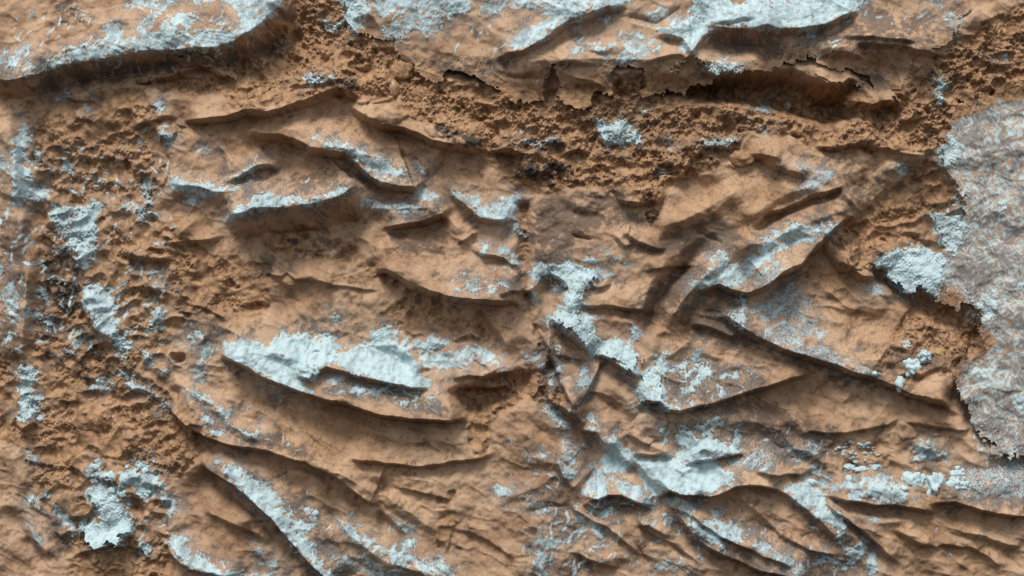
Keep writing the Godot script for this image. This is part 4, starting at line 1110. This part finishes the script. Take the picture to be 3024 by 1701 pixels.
func lay_lumps() -> void:
	var clay := Color(0.36, 0.215, 0.12)
	var brown := Color(0.16, 0.085, 0.05)
	var black := Color(0.06, 0.046, 0.04)
	var white := Color(0.455, 0.575, 0.605)
	T(740, 0)
	lump("foam_lump", "large smooth clay-coloured foam lump under the upper torn sheet's lip", "", 1080, 500, 80, 80, 60, clay, brown, 0.2, 3, 0.2)
	lump("foam_lump", "elongated clay-coloured lump below the large smooth lump on the granular ledge", "", 1020, 640, 42, 62, 36, clay, white, 0.12, 4, 0.25)
	lump("foam_lump", "rounded clay lump beside the shaded hollow under the top sheet's white corner", "", 205, 470, 62, 44, 40, clay, brown, 0.2, 5, 0.3)
	lump("foam_lump", "brown wrinkled lump with a gash, right of the large smooth lump", "", 1200, 680, 80, 60, 34, clay, brown, 0.35, 6, 0.4)
	T(1480, 0)
	lump("foam_lump", "oval wrinkled clay lump jutting out over the smooth tan fold", "", 1715, 1135, 80, 62, 60, clay, brown, 0.25, 7, 0.22)
	lump("foam_lump", "dark scorched-looking lump at the lower end of the granular tongue", "", 1120, 1240, 78, 58, 50, black, white, 0.2, 8, 0.5)
	lump("foam_lump", "small pale grey lump at the left end of the dark cave", "", 2890 - 1797 + 1000, 720, 30, 36, 30, Color(0.3, 0.3, 0.29), white, 0.3, 9, 0.25)
	T(1480, 550)
	lump("foam_lump", "small dark-bottomed lump hanging over the smooth fold below the granular tongue", "", 1082, 215, 56, 42, 44, brown, black, 0.45, 10, 0.4)
	T(2224, 550)
	lump("foam_lump", "bright white bean-shaped foam lump on the rough patch beneath the speckled sheet", "", 1110, 1290, 62, 66, 50, white, black, 0.12, 11, 0.35)
	lump("foam_lump", "white and grey foam lump touching the bean-shaped white one's upper end", "", 1205, 1215, 52, 44, 40, white, black, 0.3, 12, 0.4)
	lump("foam_lump", "small white-capped clay lump above the bean-shaped white foam lump", "", 1080, 1140, 50, 44, 34, clay, white, 0.5, 13, 0.4)
	lump("foam_lump", "white foam drip on the hem of the grey-dusted sheet", "", 1015, 1400, 36, 52, 40, white, clay, 0.2, 14, 0.3)
	lump("foam_lump", "tiny white bead on the grey-dusted hem, left of the white foam drip", "", 835, 1330, 22, 18, 18, white, clay, 0.3, 15, 0.3)
	lump("foam_lump", "yellowish crumb of bare foam beside the white foam lumps", "", 1315, 1190, 40, 34, 26, Color(0.42, 0.31, 0.14), clay, 0.4, 16, 0.5)
	T(2224, 1101)
	lump("foam_lump", "round white foam blob, left one of the big pair on the grey-white hem", "", 1120, 765, 80, 64, 56, white, clay, 0.05, 21, 0.32)
	lump("foam_lump", "tall drooping white foam blob, right one of the big pair on the grey-white hem", "", 1285, 805, 66, 92, 56, white, clay, 0.05, 22, 0.42)
	lump("foam_lump", "white bead between the two big white foam blobs", "", 1205, 745, 30, 24, 24, white, clay, 0.05, 23, 0.3)
	lump("foam_lump", "slanting white bead right of the drooping white blob", "", 1380, 790, 32, 36, 26, white, clay, 0.1, 24, 0.35)
	lump("foam_lump", "oval white bead below the round white foam blob", "", 1050, 815, 34, 26, 26, white, clay, 0.05, 25, 0.25)
	lump("foam_lump", "round white bead at the left end of the grey-white hem", "", 672, 752, 26, 30, 26, white, clay, 0.05, 26, 0.25)
	lump("foam_lump", "smooth white cap of foam on the forked white patch", "", 410, 780, 46, 24, 20, white, clay, 0.05, 27, 0.25)
	lump("foam_lump", "white bead strip, upper left bead of the short foam trail", "", 680, 675, 44, 26, 22, white, clay, 0.08, 28, 0.4)
	lump("foam_lump", "white foam string, middle piece of the short foam trail", "", 770, 690, 52, 22, 22, white, clay, 0.08, 29, 0.4)
	lump("foam_lump", "white foam string, right piece of the short foam trail", "", 865, 672, 48, 26, 24, white, clay, 0.08, 30, 0.4)
	var rng := RandomNumberGenerator.new()
	rng.seed = 5
	var spots := []
	for k in 26:
		var a := rng.randf() * TAU
		var r := sqrt(rng.randf())
		spots.append([Vector2(1452 + cos(a) * r * 56, 750 + sin(a) * r * 78), Vector2(rng.randf_range(11, 22), rng.randf_range(10, 20))])
	scatter(spots, "foam_bead", "bead", "white cluster beside the drooping blob", "foam beads clustered right of the drooping blob", 14, white, clay, 0.15)
	spots = []
	for k in 34:
		var a := rng.randf() * TAU
		var r := rng.randf_range(0.25, 1.0)
		spots.append([Vector2(750 + cos(a) * r * 165, 550 + sin(a) * r * 90), Vector2(rng.randf_range(8, 21), rng.randf_range(7, 14))])
	scatter(spots, "foam_crumb", "crumb", "pale scatter above the foam string", "foam crumbs above the short foam trail", 12, Color(0.42, 0.5, 0.51), clay, 0.25)
	T(0, 1101)
	lump("foam_lump", "white knobbly foam lump at the top right of the torn white flap's hole", "", 1030, 860, 44, 46, 36, white, clay, 0.15, 150, 0.45)
	lump("foam_lump", "white foam knob between the torn flap and the knobbly white lump", "", 870, 860, 34, 30, 26, white, clay, 0.1, 151, 0.3)
	lump("foam_lump", "white foam bead on the upper edge of the torn white flap", "", 800, 838, 30, 26, 24, white, clay, 0.1, 152, 0.3)
	lump("foam_lump", "small white nub right of the upright white brush stroke's foot", "", 298, 325, 34, 28, 26, white, clay, 0.25, 153, 0.4)
	lump("foam_lump", "small white and dark nub on the brown slope left of the torn flap", "", 232, 920, 28, 34, 24, white, black, 0.4, 154, 0.5)
	T(740, 1101)
	lump("foam_lump", "pair of flat white beads beside the long diagonal white crest, upper bead", "", 405, 978, 26, 24, 16, white, clay, 0.1, 160, 0.3)
	lump("foam_lump", "flat white bead, lower one beside the long diagonal white crest", "", 460, 998, 30, 24, 16, white, clay, 0.1, 161, 0.3)
	lump("foam_lump", "upright white nub where the second diagonal crest starts to spread", "", 1140, 1225, 24, 40, 26, white, clay, 0.1, 162, 0.35)
	T(740, 550)
	lump("foam_lump", "white knuckle of foam at the notch of the largest white crest", "", 440, 1300, 70, 54, 46, white, clay, 0.04, 163, 0.3)


# beads of one cluster, named by their row and their place in it
func scatter(spots: Array, called: String, word: String, where: String, group: String, rz: float, colour: Color, cap: Color, share: float) -> void:
	var order := ["first", "second", "third", "fourth", "fifth", "sixth", "seventh", "eighth", "ninth", "tenth", "eleventh", "twelfth"]
	var rows := ["top", "upper middle", "lower middle", "bottom"]
	spots.sort_custom(func(a, b): return a[0].y < b[0].y)
	var per := ceili(spots.size() / 4.0)
	for r in 4:
		var row := spots.slice(r * per, (r + 1) * per)
		row.sort_custom(func(a, b): return a[0].x < b[0].x)
		for k in row.size():
			lump(called, "%s %s from left, %s row, %s" % [order[k], word, rows[r], where], group, row[k][0].x, row[k][0].y, row[k][1].x, row[k][1].y, rz, colour, cap, share, 40 + r * 12 + k + spots.size() * 50, 0.35, null, 0.05)


# ---- from the fields to heights and colours ---------------------------------------------------

func wider(f: PackedFloat32Array) -> PackedFloat32Array:
	var im := Image.create_from_data(W2, H2, false, Image.FORMAT_RF, f.to_byte_array())
	im.resize(W, HH, Image.INTERPOLATE_BILINEAR)
	return im.get_data().to_float32_array()


func in_bands(work: Callable) -> void:
	out_rows = []
	out_rows.resize(BANDS)
	var g := WorkerThreadPool.add_group_task(work, BANDS, -1, true)
	WorkerThreadPool.wait_for_group_task_completion(g)


func gather(k: int, into: Variant) -> void:
	for b in BANDS:
		into.append_array(out_rows[b][k])


func wobble_band(b: int) -> void:
	var r0 := HH * b / BANDS
	var r1 := HH * (b + 1) / BANDS
	var wx := PackedFloat32Array(); wx.resize((r1 - r0) * W)
	var wy := PackedFloat32Array(); wy.resize((r1 - r0) * W)
	var a: FastNoiseLite = N.warp
	var j := 0
	for y in range(r0, r1):
		for x in W:
			wx[j] = a.get_noise_3d(X0 + x * STEP, Y0 + y * STEP, 0.0) * 6.5
			wy[j] = a.get_noise_3d(X0 + x * STEP, Y0 + y * STEP, 900.0) * 6.5
			j += 1
	out_rows[b] = [wx, wy]


func surface_band(b: int) -> void:
	var r0 := HH * b / BANDS
	var r1 := HH * (b + 1) / BANDS
	var n := (r1 - r0) * W
	var bz := PackedFloat32Array(); bz.resize(n)
	var fz := PackedFloat32Array(); fz.resize(n)
	var fm := PackedFloat32Array(); fm.resize(n)
	var bp := PackedInt32Array(); bp.resize(n)
	var fp := PackedInt32Array(); fp.resize(n)
	var bc := PackedColorArray(); bc.resize(n)
	var fc := PackedColorArray(); fc.resize(n)
	var n_big: FastNoiseLite = N.big
	var n_mid: FastNoiseLite = N.mid
	var n_fine: FastNoiseLite = N.fine
	var n_cell: FastNoiseLite = N.cell
	var n_grit: FastNoiseLite = N.grit
	var n_fold: FastNoiseLite = N.fold
	var n_streak: FastNoiseLite = N.streak
	var n_crack: FastNoiseLite = N.crack
	var n_facet: FastNoiseLite = N.facet
	var n_facet2: FastNoiseLite = N.facet2
	var n_hump: FastNoiseLite = N.hump
	var n_cell2: FastNoiseLite = N.cell2
	var n_pleat: FastNoiseLite = N.pleat
	var tan_c := Color(0.455, 0.299, 0.194)
	var tan2_c := Color(0.325, 0.196, 0.118)
	var ora_c := Color(0.41, 0.248, 0.134)
	var umber_c := Color(0.16, 0.085, 0.050)
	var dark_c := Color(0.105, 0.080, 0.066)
	var burnt_c := Color(0.050, 0.040, 0.036)
	var white_c := Color(0.455, 0.575, 0.605)
	var grey_c := Color(0.23, 0.27, 0.28)
	var haze_c := Color(0.40, 0.46, 0.48)
	var mauve_c := Color(0.275, 0.240, 0.218)
	var j := 0
	for y in range(r0, r1):
		var i := y * W
		var py := Y0 + y * STEP
		for x in W:
			var px := X0 + x * STEP
			var big := n_big.get_noise_2d(px, py)
			var mid := n_mid.get_noise_2d(px, py)
			var fine := n_fine.get_noise_2d(px, py)
			var fold := n_fold.get_noise_2d(px * 0.8 + WX[i] * 6.0, py * 1.25 + WY[i] * 6.0)
			var grit := n_grit.get_noise_2d(px, py)
			var cell := n_cell.get_noise_2d(px + WX[i], py + WY[i])          # -1 at the middle of a lump
			var qx := px + WX[i] * 3.0
			var qy := py + WY[i] * 3.0
			var sw := clampf(0.5 + big * 2.6, 0.0, 1.0)
			var sa := n_streak.get_noise_2d((qx * 0.86 - qy * 0.50) * 0.22, qy * 0.86 + qx * 0.50)                  # strokes rising to the right
			var sb := n_streak.get_noise_2d((qx * 0.90 + qy * 0.44) * 0.22 + 3000.0, qy * 0.90 - qx * 0.44)         # strokes falling to the right
			var st2 := n_streak.get_noise_2d((qx * 0.30 - qy * 0.95) * 0.24 + 6000.0, qy * 0.30 + qx * 0.95)        # steep strokes
			var st1 := lerpf(sa, sb, sw)
			var grain := n_grit.get_noise_2d(px * 1.6 + 5000.0, py * 1.6)
			var rr := clampf((ROU[i] + mid * 0.45 + fine * 0.12 - 0.32) * 3.0, 0.0, 1.0) if ROU[i] > 0.02 else 0.0
			var f := FSD[i] + mid * 16.0 + fine * 9.0 + grit * 3.0
			fm[j] = f
			# relief
			var wpx := px + WX[i] * 4.4
			var wpy := py + WY[i] * 4.4
			var hump0 := n_hump.get_noise_2d(px * 0.6 + 900.0, py * 0.6)
			var fct := n_facet.get_noise_2d(wpx * 0.75 + wpy * 0.3, wpy * 1.35 - wpx * 0.3)
			var fct2 := n_facet2.get_noise_2d(wpx * 0.8 + wpy * 0.25 + 500.0, wpy * 1.25 - wpx * 0.3)
			# long pleats: fanning up to the right in the middle of the right half, down to the right elsewhere
			var pb := clampf((px - 1480.0) / 260.0, 0.0, 1.0) * clampf((1040.0 - py) / 200.0, 0.0, 1.0) * clampf((py - 380.0) / 120.0, 0.0, 1.0)
			var pn := 0.0
			if pb < 1.0:
				pn = absf(n_pleat.get_noise_2d((qx * 0.93 + qy * 0.37) * 0.20, qy * 0.93 - qx * 0.37)) * (1.0 - pb)
			if pb > 0.0:
				pn += absf(n_pleat.get_noise_2d((qx * 0.84 - qy * 0.54) * 0.20 + 900.0, qy * 0.84 + qx * 0.54)) * pb
			var pleat := maxf(0.0, 1.0 - pn * 3.0)
			pleat = pleat * pleat * 6.5 * clampf(0.6 + hump0 * 1.6, 0.0, 1.0) * (1.0 - pb * 0.5)
			var pn2 := absf(n_pleat.get_noise_2d((qx * 0.97 + qy * 0.24) * 0.5 + 4000.0, (qy * 0.97 - qx * 0.24) * 2.3))
			pleat += maxf(0.0, 1.0 - pn2 * 4.0) * 3.0 * clampf(0.3 - hump0 * 2.0, 0.0, 1.0)
			var crumple := pleat + fold * 9.0 - (fct + 0.6) * 34.0 * (0.45 + big) - maxf(-0.8, fct2) * 10.0 * (0.7 - mid) + (1.0 - absf(n_fold.get_noise_2d(px * 2.6, py * 3.1 + 700.0))) * 3.5 + fine * 0.9
			var lumps := clampf(0.55 + big * 0.9 + mid * 0.5, 0.15, 1.0)
			var hump := n_hump.get_noise_2d(px + 50.0, py * 1.3)
			var calm := clampf(hump * 2.2 + big * 1.2 + 0.3 + ROU[i] * 0.55, clampf(ROU[i] * 2.2 - 1.6, 0.15, 0.7), 1.1)
			var bedm := (absf(hump) - 0.3) * -30.0 + (mid * 18.0 + fine * 11.0 - (cell + 0.55) * 19.0 * lumps - (n_cell2.get_noise_2d(px + WX[i], py) + 0.5) * 10.0 * (1.25 - lumps) + grit * 4.5) * calm * clampf(ROU[i] * 1.5 - 0.5, 0.2, 1.0)
			var z := H[i] - HOL[i] + lerpf(crumple, bedm, rr)
			var fzz := H[i] + 12.0 + crumple * 0.8
			if f < 40.0:
				fzz += (40.0 - f) * 0.10 * clampf(big * 2.0 + mid * 3.0, -1.0, 1.6)
				fzz += grit * 1.2
			# paint
			var p := PSD[i]
			var co := PCO[i]
			var rag := mid * 13.0 + fine * 11.0 + grit * 4.0 + st1 * 4.0
			var pm := p + rag * 0.8
			var white := 0.0
			var solid := false
			var dust := 0.0
			if p > -68.0:
				var have := grit * 0.22 + fine * 0.62 + st1 * 0.75 + (co - 0.5) * 1.7
				if pm > 0.0:
					solid = true
					have += minf(pm * 0.016, 0.28) * clampf(co * 2.0 - 0.9, 0.1, 1.0) - absf(st2) * 0.25
					dust = clampf(1.25 - co * 0.95, 0.5, 0.95)
				else:
					have += pm * 0.09 - 0.18
					dust = clampf(0.42 + p * 0.0085, 0.0, 1.0)
				white = clampf(have * 7.0 + 0.5, 0.0, 1.0)
				dust *= clampf((0.62 if solid else 0.30) + mid * 0.7 + fine * 0.7 + st1 * 0.7 + grit * 0.8 + grain * 0.5, 0.0, 1.0) * clampf(1.25 - ROU[i], 0.2, 1.0)
			var crack := 0.0
			if solid and co > 0.6:
				var ck := n_crack.get_noise_2d(px * 0.8, py * 1.4)
				if ck > -0.045 + big * 0.04:
					crack = clampf((ck + 0.045) * 16.0, 0.0, 1.0) * clampf(big * 3.0 + 0.5, 0.0, 1.0)
			var fl := FLE[i]
			if fl > 0.7:
				var f1 := n_streak.get_noise_2d((qx * 0.86 - qy * 0.50) * 0.55 + 800.0, (qy * 0.86 + qx * 0.50) * 2.2)
				var f2 := n_streak.get_noise_2d((qx * 0.50 + qy * 0.86) * 0.55, (qy * 0.50 - qx * 0.86) * 2.2 + 300.0)
				white = maxf(white, clampf((maxf(f1, f2) + mid * 0.35 + big * 0.2 - 0.22) * 3.4, 0.0, 0.9))
			elif fl > 0.0:
				var fv := maxf(maxf(st1, st2 * 0.95), minf(sa, 0.9) * 0.9) + grit * 0.06
				white = maxf(white, clampf((fv - (0.76 - fl * 0.66) + minf(mid, 0.0) * 0.5) * 8.0, 0.0, 1.0))
			white *= 1.0 - crack * 0.8
			var thin := dust * (1.0 - white)
			# hairline cracks in the dried coat
			var hair := clampf((n_facet2.get_noise_2d(wpx * 2.1 + 90.0, wpy * 2.6) + 0.09) * 14.0, 0.0, 1.0) * clampf(n_mid.get_noise_2d(px * 0.7, py * 0.7 + 5000.0) * 3.5, 0.0, 1.0) * (1.0 - rr)
			z -= hair * 2.2
			fzz -= hair * 1.6
			# bare colours
			var k := clampf(0.42 + big * 1.2 + mid * 0.7 + fine * 0.5 + st1 * 0.4, 0.0, 1.0)
			var bare := tan_c.lerp(tan2_c, k)
			var o := clampf(ORA[i] + mid * 0.8 + fine * 0.35 - 0.25, 0.0, 1.0)
			bare = bare.lerp(ora_c, o * 0.6)
			var spot := clampf((n_fine.get_noise_2d(px * 1.7 + 900.0, py * 1.7) * 0.7 + st2 * 0.8 + mid * 0.3 - 0.36) * 4.0, 0.0, 1.0)
			bare = bare.lerp(umber_c, spot * 0.34)
			if rr > 0.0:
				var g := clampf(0.5 + n_mid.get_noise_2d(px * 1.6 + 300.0, py * 1.6) * 1.3 + grit * 0.5, 0.0, 1.0)
				var rc := ora_c.lerp(tan2_c, g)
				rc = rc.lerp(umber_c, clampf(n_fine.get_noise_2d(px, py + 2000.0) * 1.8 + grit * 0.5, 0.0, 0.75))
				bare = bare.lerp(rc, rr)
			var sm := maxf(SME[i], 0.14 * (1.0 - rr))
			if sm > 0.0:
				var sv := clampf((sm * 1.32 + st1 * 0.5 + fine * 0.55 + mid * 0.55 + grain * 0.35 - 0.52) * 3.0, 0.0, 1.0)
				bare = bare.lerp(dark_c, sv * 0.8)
			var dk := DRK[i]
			if dk > 0.0:
				bare = bare.lerp(burnt_c, clampf((dk + mid * 0.5 + fine * 0.5 - 0.45) * 3.0, 0.0, 0.95))
			var tone := 1.0 - hair * 0.3 + grit * (0.07 + o * 0.14) + fine * 0.12 + grain * (0.06 + o * 0.12) + minf(sb + 0.3, 0.0) * 0.4
			bare = Color(bare.r * tone, bare.g * tone, bare.b * tone)
			var wc := white_c.lerp(grey_c, clampf(0.16 + fine * 0.6 + grit * 0.25 + grain * 0.12 + mid * 0.6 - st2 * 0.5 + (0.75 - co) * 0.5, 0.0, 0.9))
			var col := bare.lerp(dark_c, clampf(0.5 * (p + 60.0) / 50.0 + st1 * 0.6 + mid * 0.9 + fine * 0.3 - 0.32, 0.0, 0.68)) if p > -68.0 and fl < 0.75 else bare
			col = col.lerp(dark_c, crack * 0.7)
			col = col.lerp(haze_c, thin)
			col = col.lerp(wc, white)
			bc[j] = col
			if p > -25.0:
				var lift := clampf(pm * 0.35 + 0.6, 0.0, 1.0) * (3.2 + fine * 1.8 + grit * 1.0) * clampf(co * 1.4 - 0.3, 0.1, 1.0)
				lift -= crack * 2.2
				z += lift
				fzz += lift
			bz[j] = z
			fz[j] = fzz
			if solid and white > 0.45:
				bp[j] = 1
			# the torn sheets
			if f > -8.0:
				var mv := col
				if FLE[i] > 0.75:
					mv = mauve_c.lerp(tan_c, clampf(mid * 1.6 + big + 0.15, 0.0, 0.8))
					mv = mv.lerp(dark_c, clampf(st1 * 0.8 + fine * 0.7 - 0.15, 0.0, 0.4))
					mv = Color(mv.r * tone, mv.g * tone, mv.b * tone)
					mv = mv.lerp(white_c, white)
				fc[j] = mv
			i += 1
			j += 1
	out_rows[b] = [bz, fz, fm, bp, fp, bc, fc]


func normals_of(z: PackedFloat32Array) -> PackedVector3Array:
	var nn := PackedVector3Array()
	nn.resize(W * HH)
	for y in HH:
		var i := y * W
		var ym := -W if y > 0 else 0
		var yp := W if y < HH - 1 else 0
		for x in W:
			var l := z[i - 1] if x > 0 else z[i]
			var r := z[i + 1] if x < W - 1 else z[i]
			nn[i] = Vector3(l - r, z[i + yp] - z[i + ym], 2.0 * STEP).normalized()
			i += 1
	return nn


func pos(i: int, z: float) -> Vector3:
	return Vector3((X0 + (i % W) * STEP - 1512.0) * S, (850.5 - Y0 - (i / W) * STEP) * S, z * S)


# one mesh from a list of cells of the grid
func piece(cells: PackedInt32Array, z: PackedFloat32Array, nn: PackedVector3Array, cc: PackedColorArray, from: Vector3, ids: PackedInt32Array, id: int) -> ArrayMesh:
	var remap := {}
	var v := PackedVector3Array()
	var vn := PackedVector3Array()
	var vc := PackedColorArray()
	var ix := PackedInt32Array()
	for c in cells:
		var q := [c, c + 1, c + W, c + W + 1]
		var w := [0, 0, 0, 0]
		for k in 4:
			var g: int = q[k]
			var at: int = remap.get(g, -1)
			if at < 0:
				at = v.size()
				remap[g] = at
				v.append(pos(g, z[g]) - from)
				vn.append(nn[g])
				vc.append(cc[g])
			w[k] = at
		if absf(z[c] - z[c + W + 1]) < absf(z[c + 1] - z[c + W]):
			ix.append_array(PackedInt32Array([w[0], w[1], w[3], w[0], w[3], w[2]]))
		else:
			ix.append_array(PackedInt32Array([w[0], w[1], w[2], w[1], w[3], w[2]]))
		if id >= 0:                                # the torn rim: turn the sheet's thickness towards the viewer
			for s in 4:
				var other: int = c + [-W, 1, W, -1][s]
				if ids[other] < 0:
					var e: Array = [[0, 1], [1, 3], [3, 2], [2, 0]][s]
					var a: Vector3 = v[w[e[0]]]
					var b: Vector3 = v[w[e[1]]]
					var back := Vector3(0, 0, -9.0 * S)
					var side := (b - a).cross(back).normalized()
					var at := v.size()
					v.append_array(PackedVector3Array([a, b, a + back, b + back]))
					vn.append_array(PackedVector3Array([side, side, side, side]))
					var ca: Color = vc[w[e[0]]]
					vc.append_array(PackedColorArray([ca, ca, ca, ca]))
					ix.append_array(PackedInt32Array([at, at + 2, at + 1, at + 1, at + 2, at + 3]))
	var arr := []
	arr.resize(Mesh.ARRAY_MAX)
	arr[Mesh.ARRAY_VERTEX] = v
	arr[Mesh.ARRAY_NORMAL] = vn
	arr[Mesh.ARRAY_COLOR] = vc
	arr[Mesh.ARRAY_INDEX] = ix
	var m := ArrayMesh.new()
	m.add_surface_from_arrays(Mesh.PRIMITIVE_TRIANGLES, arr)
	return m


func build_layer(z: PackedFloat32Array, cc: PackedColorArray, painted: PackedInt32Array, torn: bool, nodes: Array) -> void:
	var nn := normals_of(z)
	var lists := {}
	var ids := PackedInt32Array()
	ids.resize(W * HH)
	ids.fill(-1)
	for y in HH - 1:
		var i := y * W
		for x in W - 1:
			var h := (y >> 1) * W2 + (x >> 1)
			var t := 0
			if torn:
				if FM[i] < 0.0 or FM[i + 1] < 0.0 or FM[i + W] < 0.0 or FM[i + W + 1] < 0.0 or FID[h] == 0 or x == 0 or y == 0 or x == W - 2 or y == HH - 2:
					i += 1
					continue
				t = FID[h]
			else:
				if FM[i] > 130.0:
					i += 1
					continue
				t = SID[h]
			var pid := 0
			if painted[i] + painted[i + 1] + painted[i + W] + painted[i + W + 1] >= 3:
				pid = PID[h]
			var id := t * 1000 + pid
			ids[i] = id
			if not lists.has(id):
				lists[id] = PackedInt32Array()
			lists[id].append(i)
			i += 1
	var mark := PackedByteArray()
	mark.resize(W * HH)
	var pieces := []                       # [id, cells]
	for id in lists.keys():
		if id % 1000 == 0:
			continue
		var skin_id: int = id - id % 1000
		for c0 in lists[id]:
			if mark[c0]:
				continue
			mark[c0] = 1
			var heap := PackedInt32Array([c0])
			var at := 0
			while at < heap.size():
				var c := heap[at]
				at += 1
				for d in [-1, 1, -W, W]:
					var e: int = c + d
					if e >= 0 and e < W * HH and not mark[e] and ids[e] == id:
						mark[e] = 1
						heap.append(e)
			if heap.size() >= 36:
				pieces.append([id, heap])
			else:
				for c in heap:
					ids[c] = skin_id
				if not lists.has(skin_id):
					lists[skin_id] = PackedInt32Array()
				lists[skin_id].append_array(heap)
	for id in lists:
		if id % 1000:
			continue
		if not torn:
			pieces.append([id, lists[id]])
			continue
		var parts := []
		for c0 in lists[id]:
			if mark[c0] == 2:
				continue
			mark[c0] = 2
			var heap := PackedInt32Array([c0])
			var at := 0
			while at < heap.size():
				var c := heap[at]
				at += 1
				for d in [-1, 1, -W, W]:
					var e: int = c + d
					if e >= 0 and e < W * HH and mark[e] != 2 and ids[e] == id:
						mark[e] = 2
						heap.append(e)
			parts.append(heap)
		parts.sort_custom(func(x, y): return x.size() > y.size())
		var main: PackedInt32Array = parts[0]
		for k in range(1, parts.size()):
			if parts[k].size() >= 8:
				pieces.append([id, parts[k]])
			else:
				main.append_array(parts[k])
		pieces.append([id, main])
	for pc in pieces:
		var id: int = pc[0]
		var t: int = id / 1000
		var o: Node3D = nodes[t]
		var m := piece(pc[1], z, nn, cc, o.position, ids, id if torn else -1)
		var mi := MeshInstance3D.new()
		mi.name = "paint_patch" if id % 1000 else ("clay_surface" if t == 0 else "sheet_skin")
		mi.mesh = m
		mi.material_override = skin
		o.add_child(mi, true)


func finish() -> void:
	for k in ["HOL", "ROU", "SME", "FLE", "PSD", "PCO", "DRK", "ORA", "FSD"]:
		set(k, wider(get(k)))
	in_bands(surface_band)
	for r in [[0, BZ], [1, FZ], [2, FM], [3, BP], [5, BC], [6, FC]]:
		gather(r[0], r[1])
	out_rows = []
	var nodes := []
	var bed := Node3D.new()
	bed.name = "rough_clay_wall"
	bed.set_meta("kind", "structure")
	bed.set_meta("label", "rough orange-brown clay bed showing between the crumpled sheets")
	add_child(bed)
	nodes.append(bed)
	var used := {}
	for t in things:
		var o := Node3D.new()
		used[t[0]] = used.get(t[0], 0) + 1
		o.name = t[0] if used[t[0]] == 1 else "%s_%03d" % [t[0], used[t[0]] - 1]
		o.set_meta("label", t[1])
		o.set_meta("category", t[2])
		o.position = Vector3((t[3].x - 1512.0) * S, (850.5 - t[3].y) * S, 0)
		add_child(o)
		nodes.append(o)
	build_layer(BZ, BC, BP, false, nodes)
	build_layer(FZ, FC, BP, true, nodes)


# a lump of hardened foam sitting on the relief: a knobbly ball, its crown white where it was brushed
func lump(called: String, label: String, group: String, x: float, y: float, rx: float, ry: float, rz: float, colour: Color, cap: Color, cap_share: float, sd: int, knob := 0.35, into: Node3D = null, sink := 0.25) -> Node3D:
	var px := tx + x * tk
	var py := ty + y * tk
	var gi := clampi(int((py - Y0) / STEP), 0, HH - 1) * W + clampi(int((px - X0) / STEP), 0, W - 1)
	var z0: float = BZ[gi] if FM[gi] < 0.0 else FZ[gi]
	var n := noise(FastNoiseLite.TYPE_SIMPLEX_SMOOTH, 0.8, 4, sd)
	var nc := noise(FastNoiseLite.TYPE_CELLULAR, 0.55, 1, sd)
	var n2 := noise(FastNoiseLite.TYPE_SIMPLEX_SMOOTH, 0.22, 3, sd + 7)
	var st := SurfaceTool.new()
	st.begin(Mesh.PRIMITIVE_TRIANGLES)
	st.set_smooth_group(0)
	var U := 44 if rx * tk > 18.0 else 20
	var V := U / 2
	for v in V + 1:
		for u in U + 1:
			var th := PI * v / V
			var ph := TAU * (u % U) / U
			var d := Vector3(sin(th) * cos(ph), cos(th), sin(th) * sin(ph))
			var r := 1.0 + n.get_noise_3dv(d) * (knob * 1.3 + 0.1) - (nc.get_noise_3dv(d) + 0.5) * (knob * 0.7 + 0.05) + n2.get_noise_3dv(d) * (knob * 0.35 + 0.06)
			var w := clampf((n2.get_noise_3dv(d * 1.5) + n.get_noise_3dv(d + Vector3(3, 0, 0)) * 0.9 + (cap_share - 0.5) * 1.8) * 4.0 + 0.5, 0.0, 1.0)
			st.set_color(colour.lerp(cap, w) * (1.0 + n2.get_noise_3dv(d * 2.0) * 0.25))
			st.add_vertex(Vector3(d.x * rx, d.y * ry, 0) * r * tk * S + Vector3(0, 0, (d.z * r - sink + 0.32) * rz * tk * S))
	for v in V:
		for u in U:
			var a := v * (U + 1) + u
			st.add_index(a); st.add_index(a + U + 1); st.add_index(a + 1)
			st.add_index(a + 1); st.add_index(a + U + 1); st.add_index(a + U + 2)
	st.generate_normals()
	var mi := MeshInstance3D.new()
	mi.mesh = st.commit()
	mi.material_override = skin
	var at := Vector3((px - 1512.0) * S, (850.5 - py) * S, (z0 - rz * tk * 0.25) * S)
	mi.name = called
	if into == null:
		mi.position = at
		mi.set_meta("label", label)
		mi.set_meta("category", "foam lump")
		if group:
			mi.set_meta("group", group)
		add_child(mi, true)
	else:
		mi.position = at - into.position
		into.add_child(mi, true)
	return mi
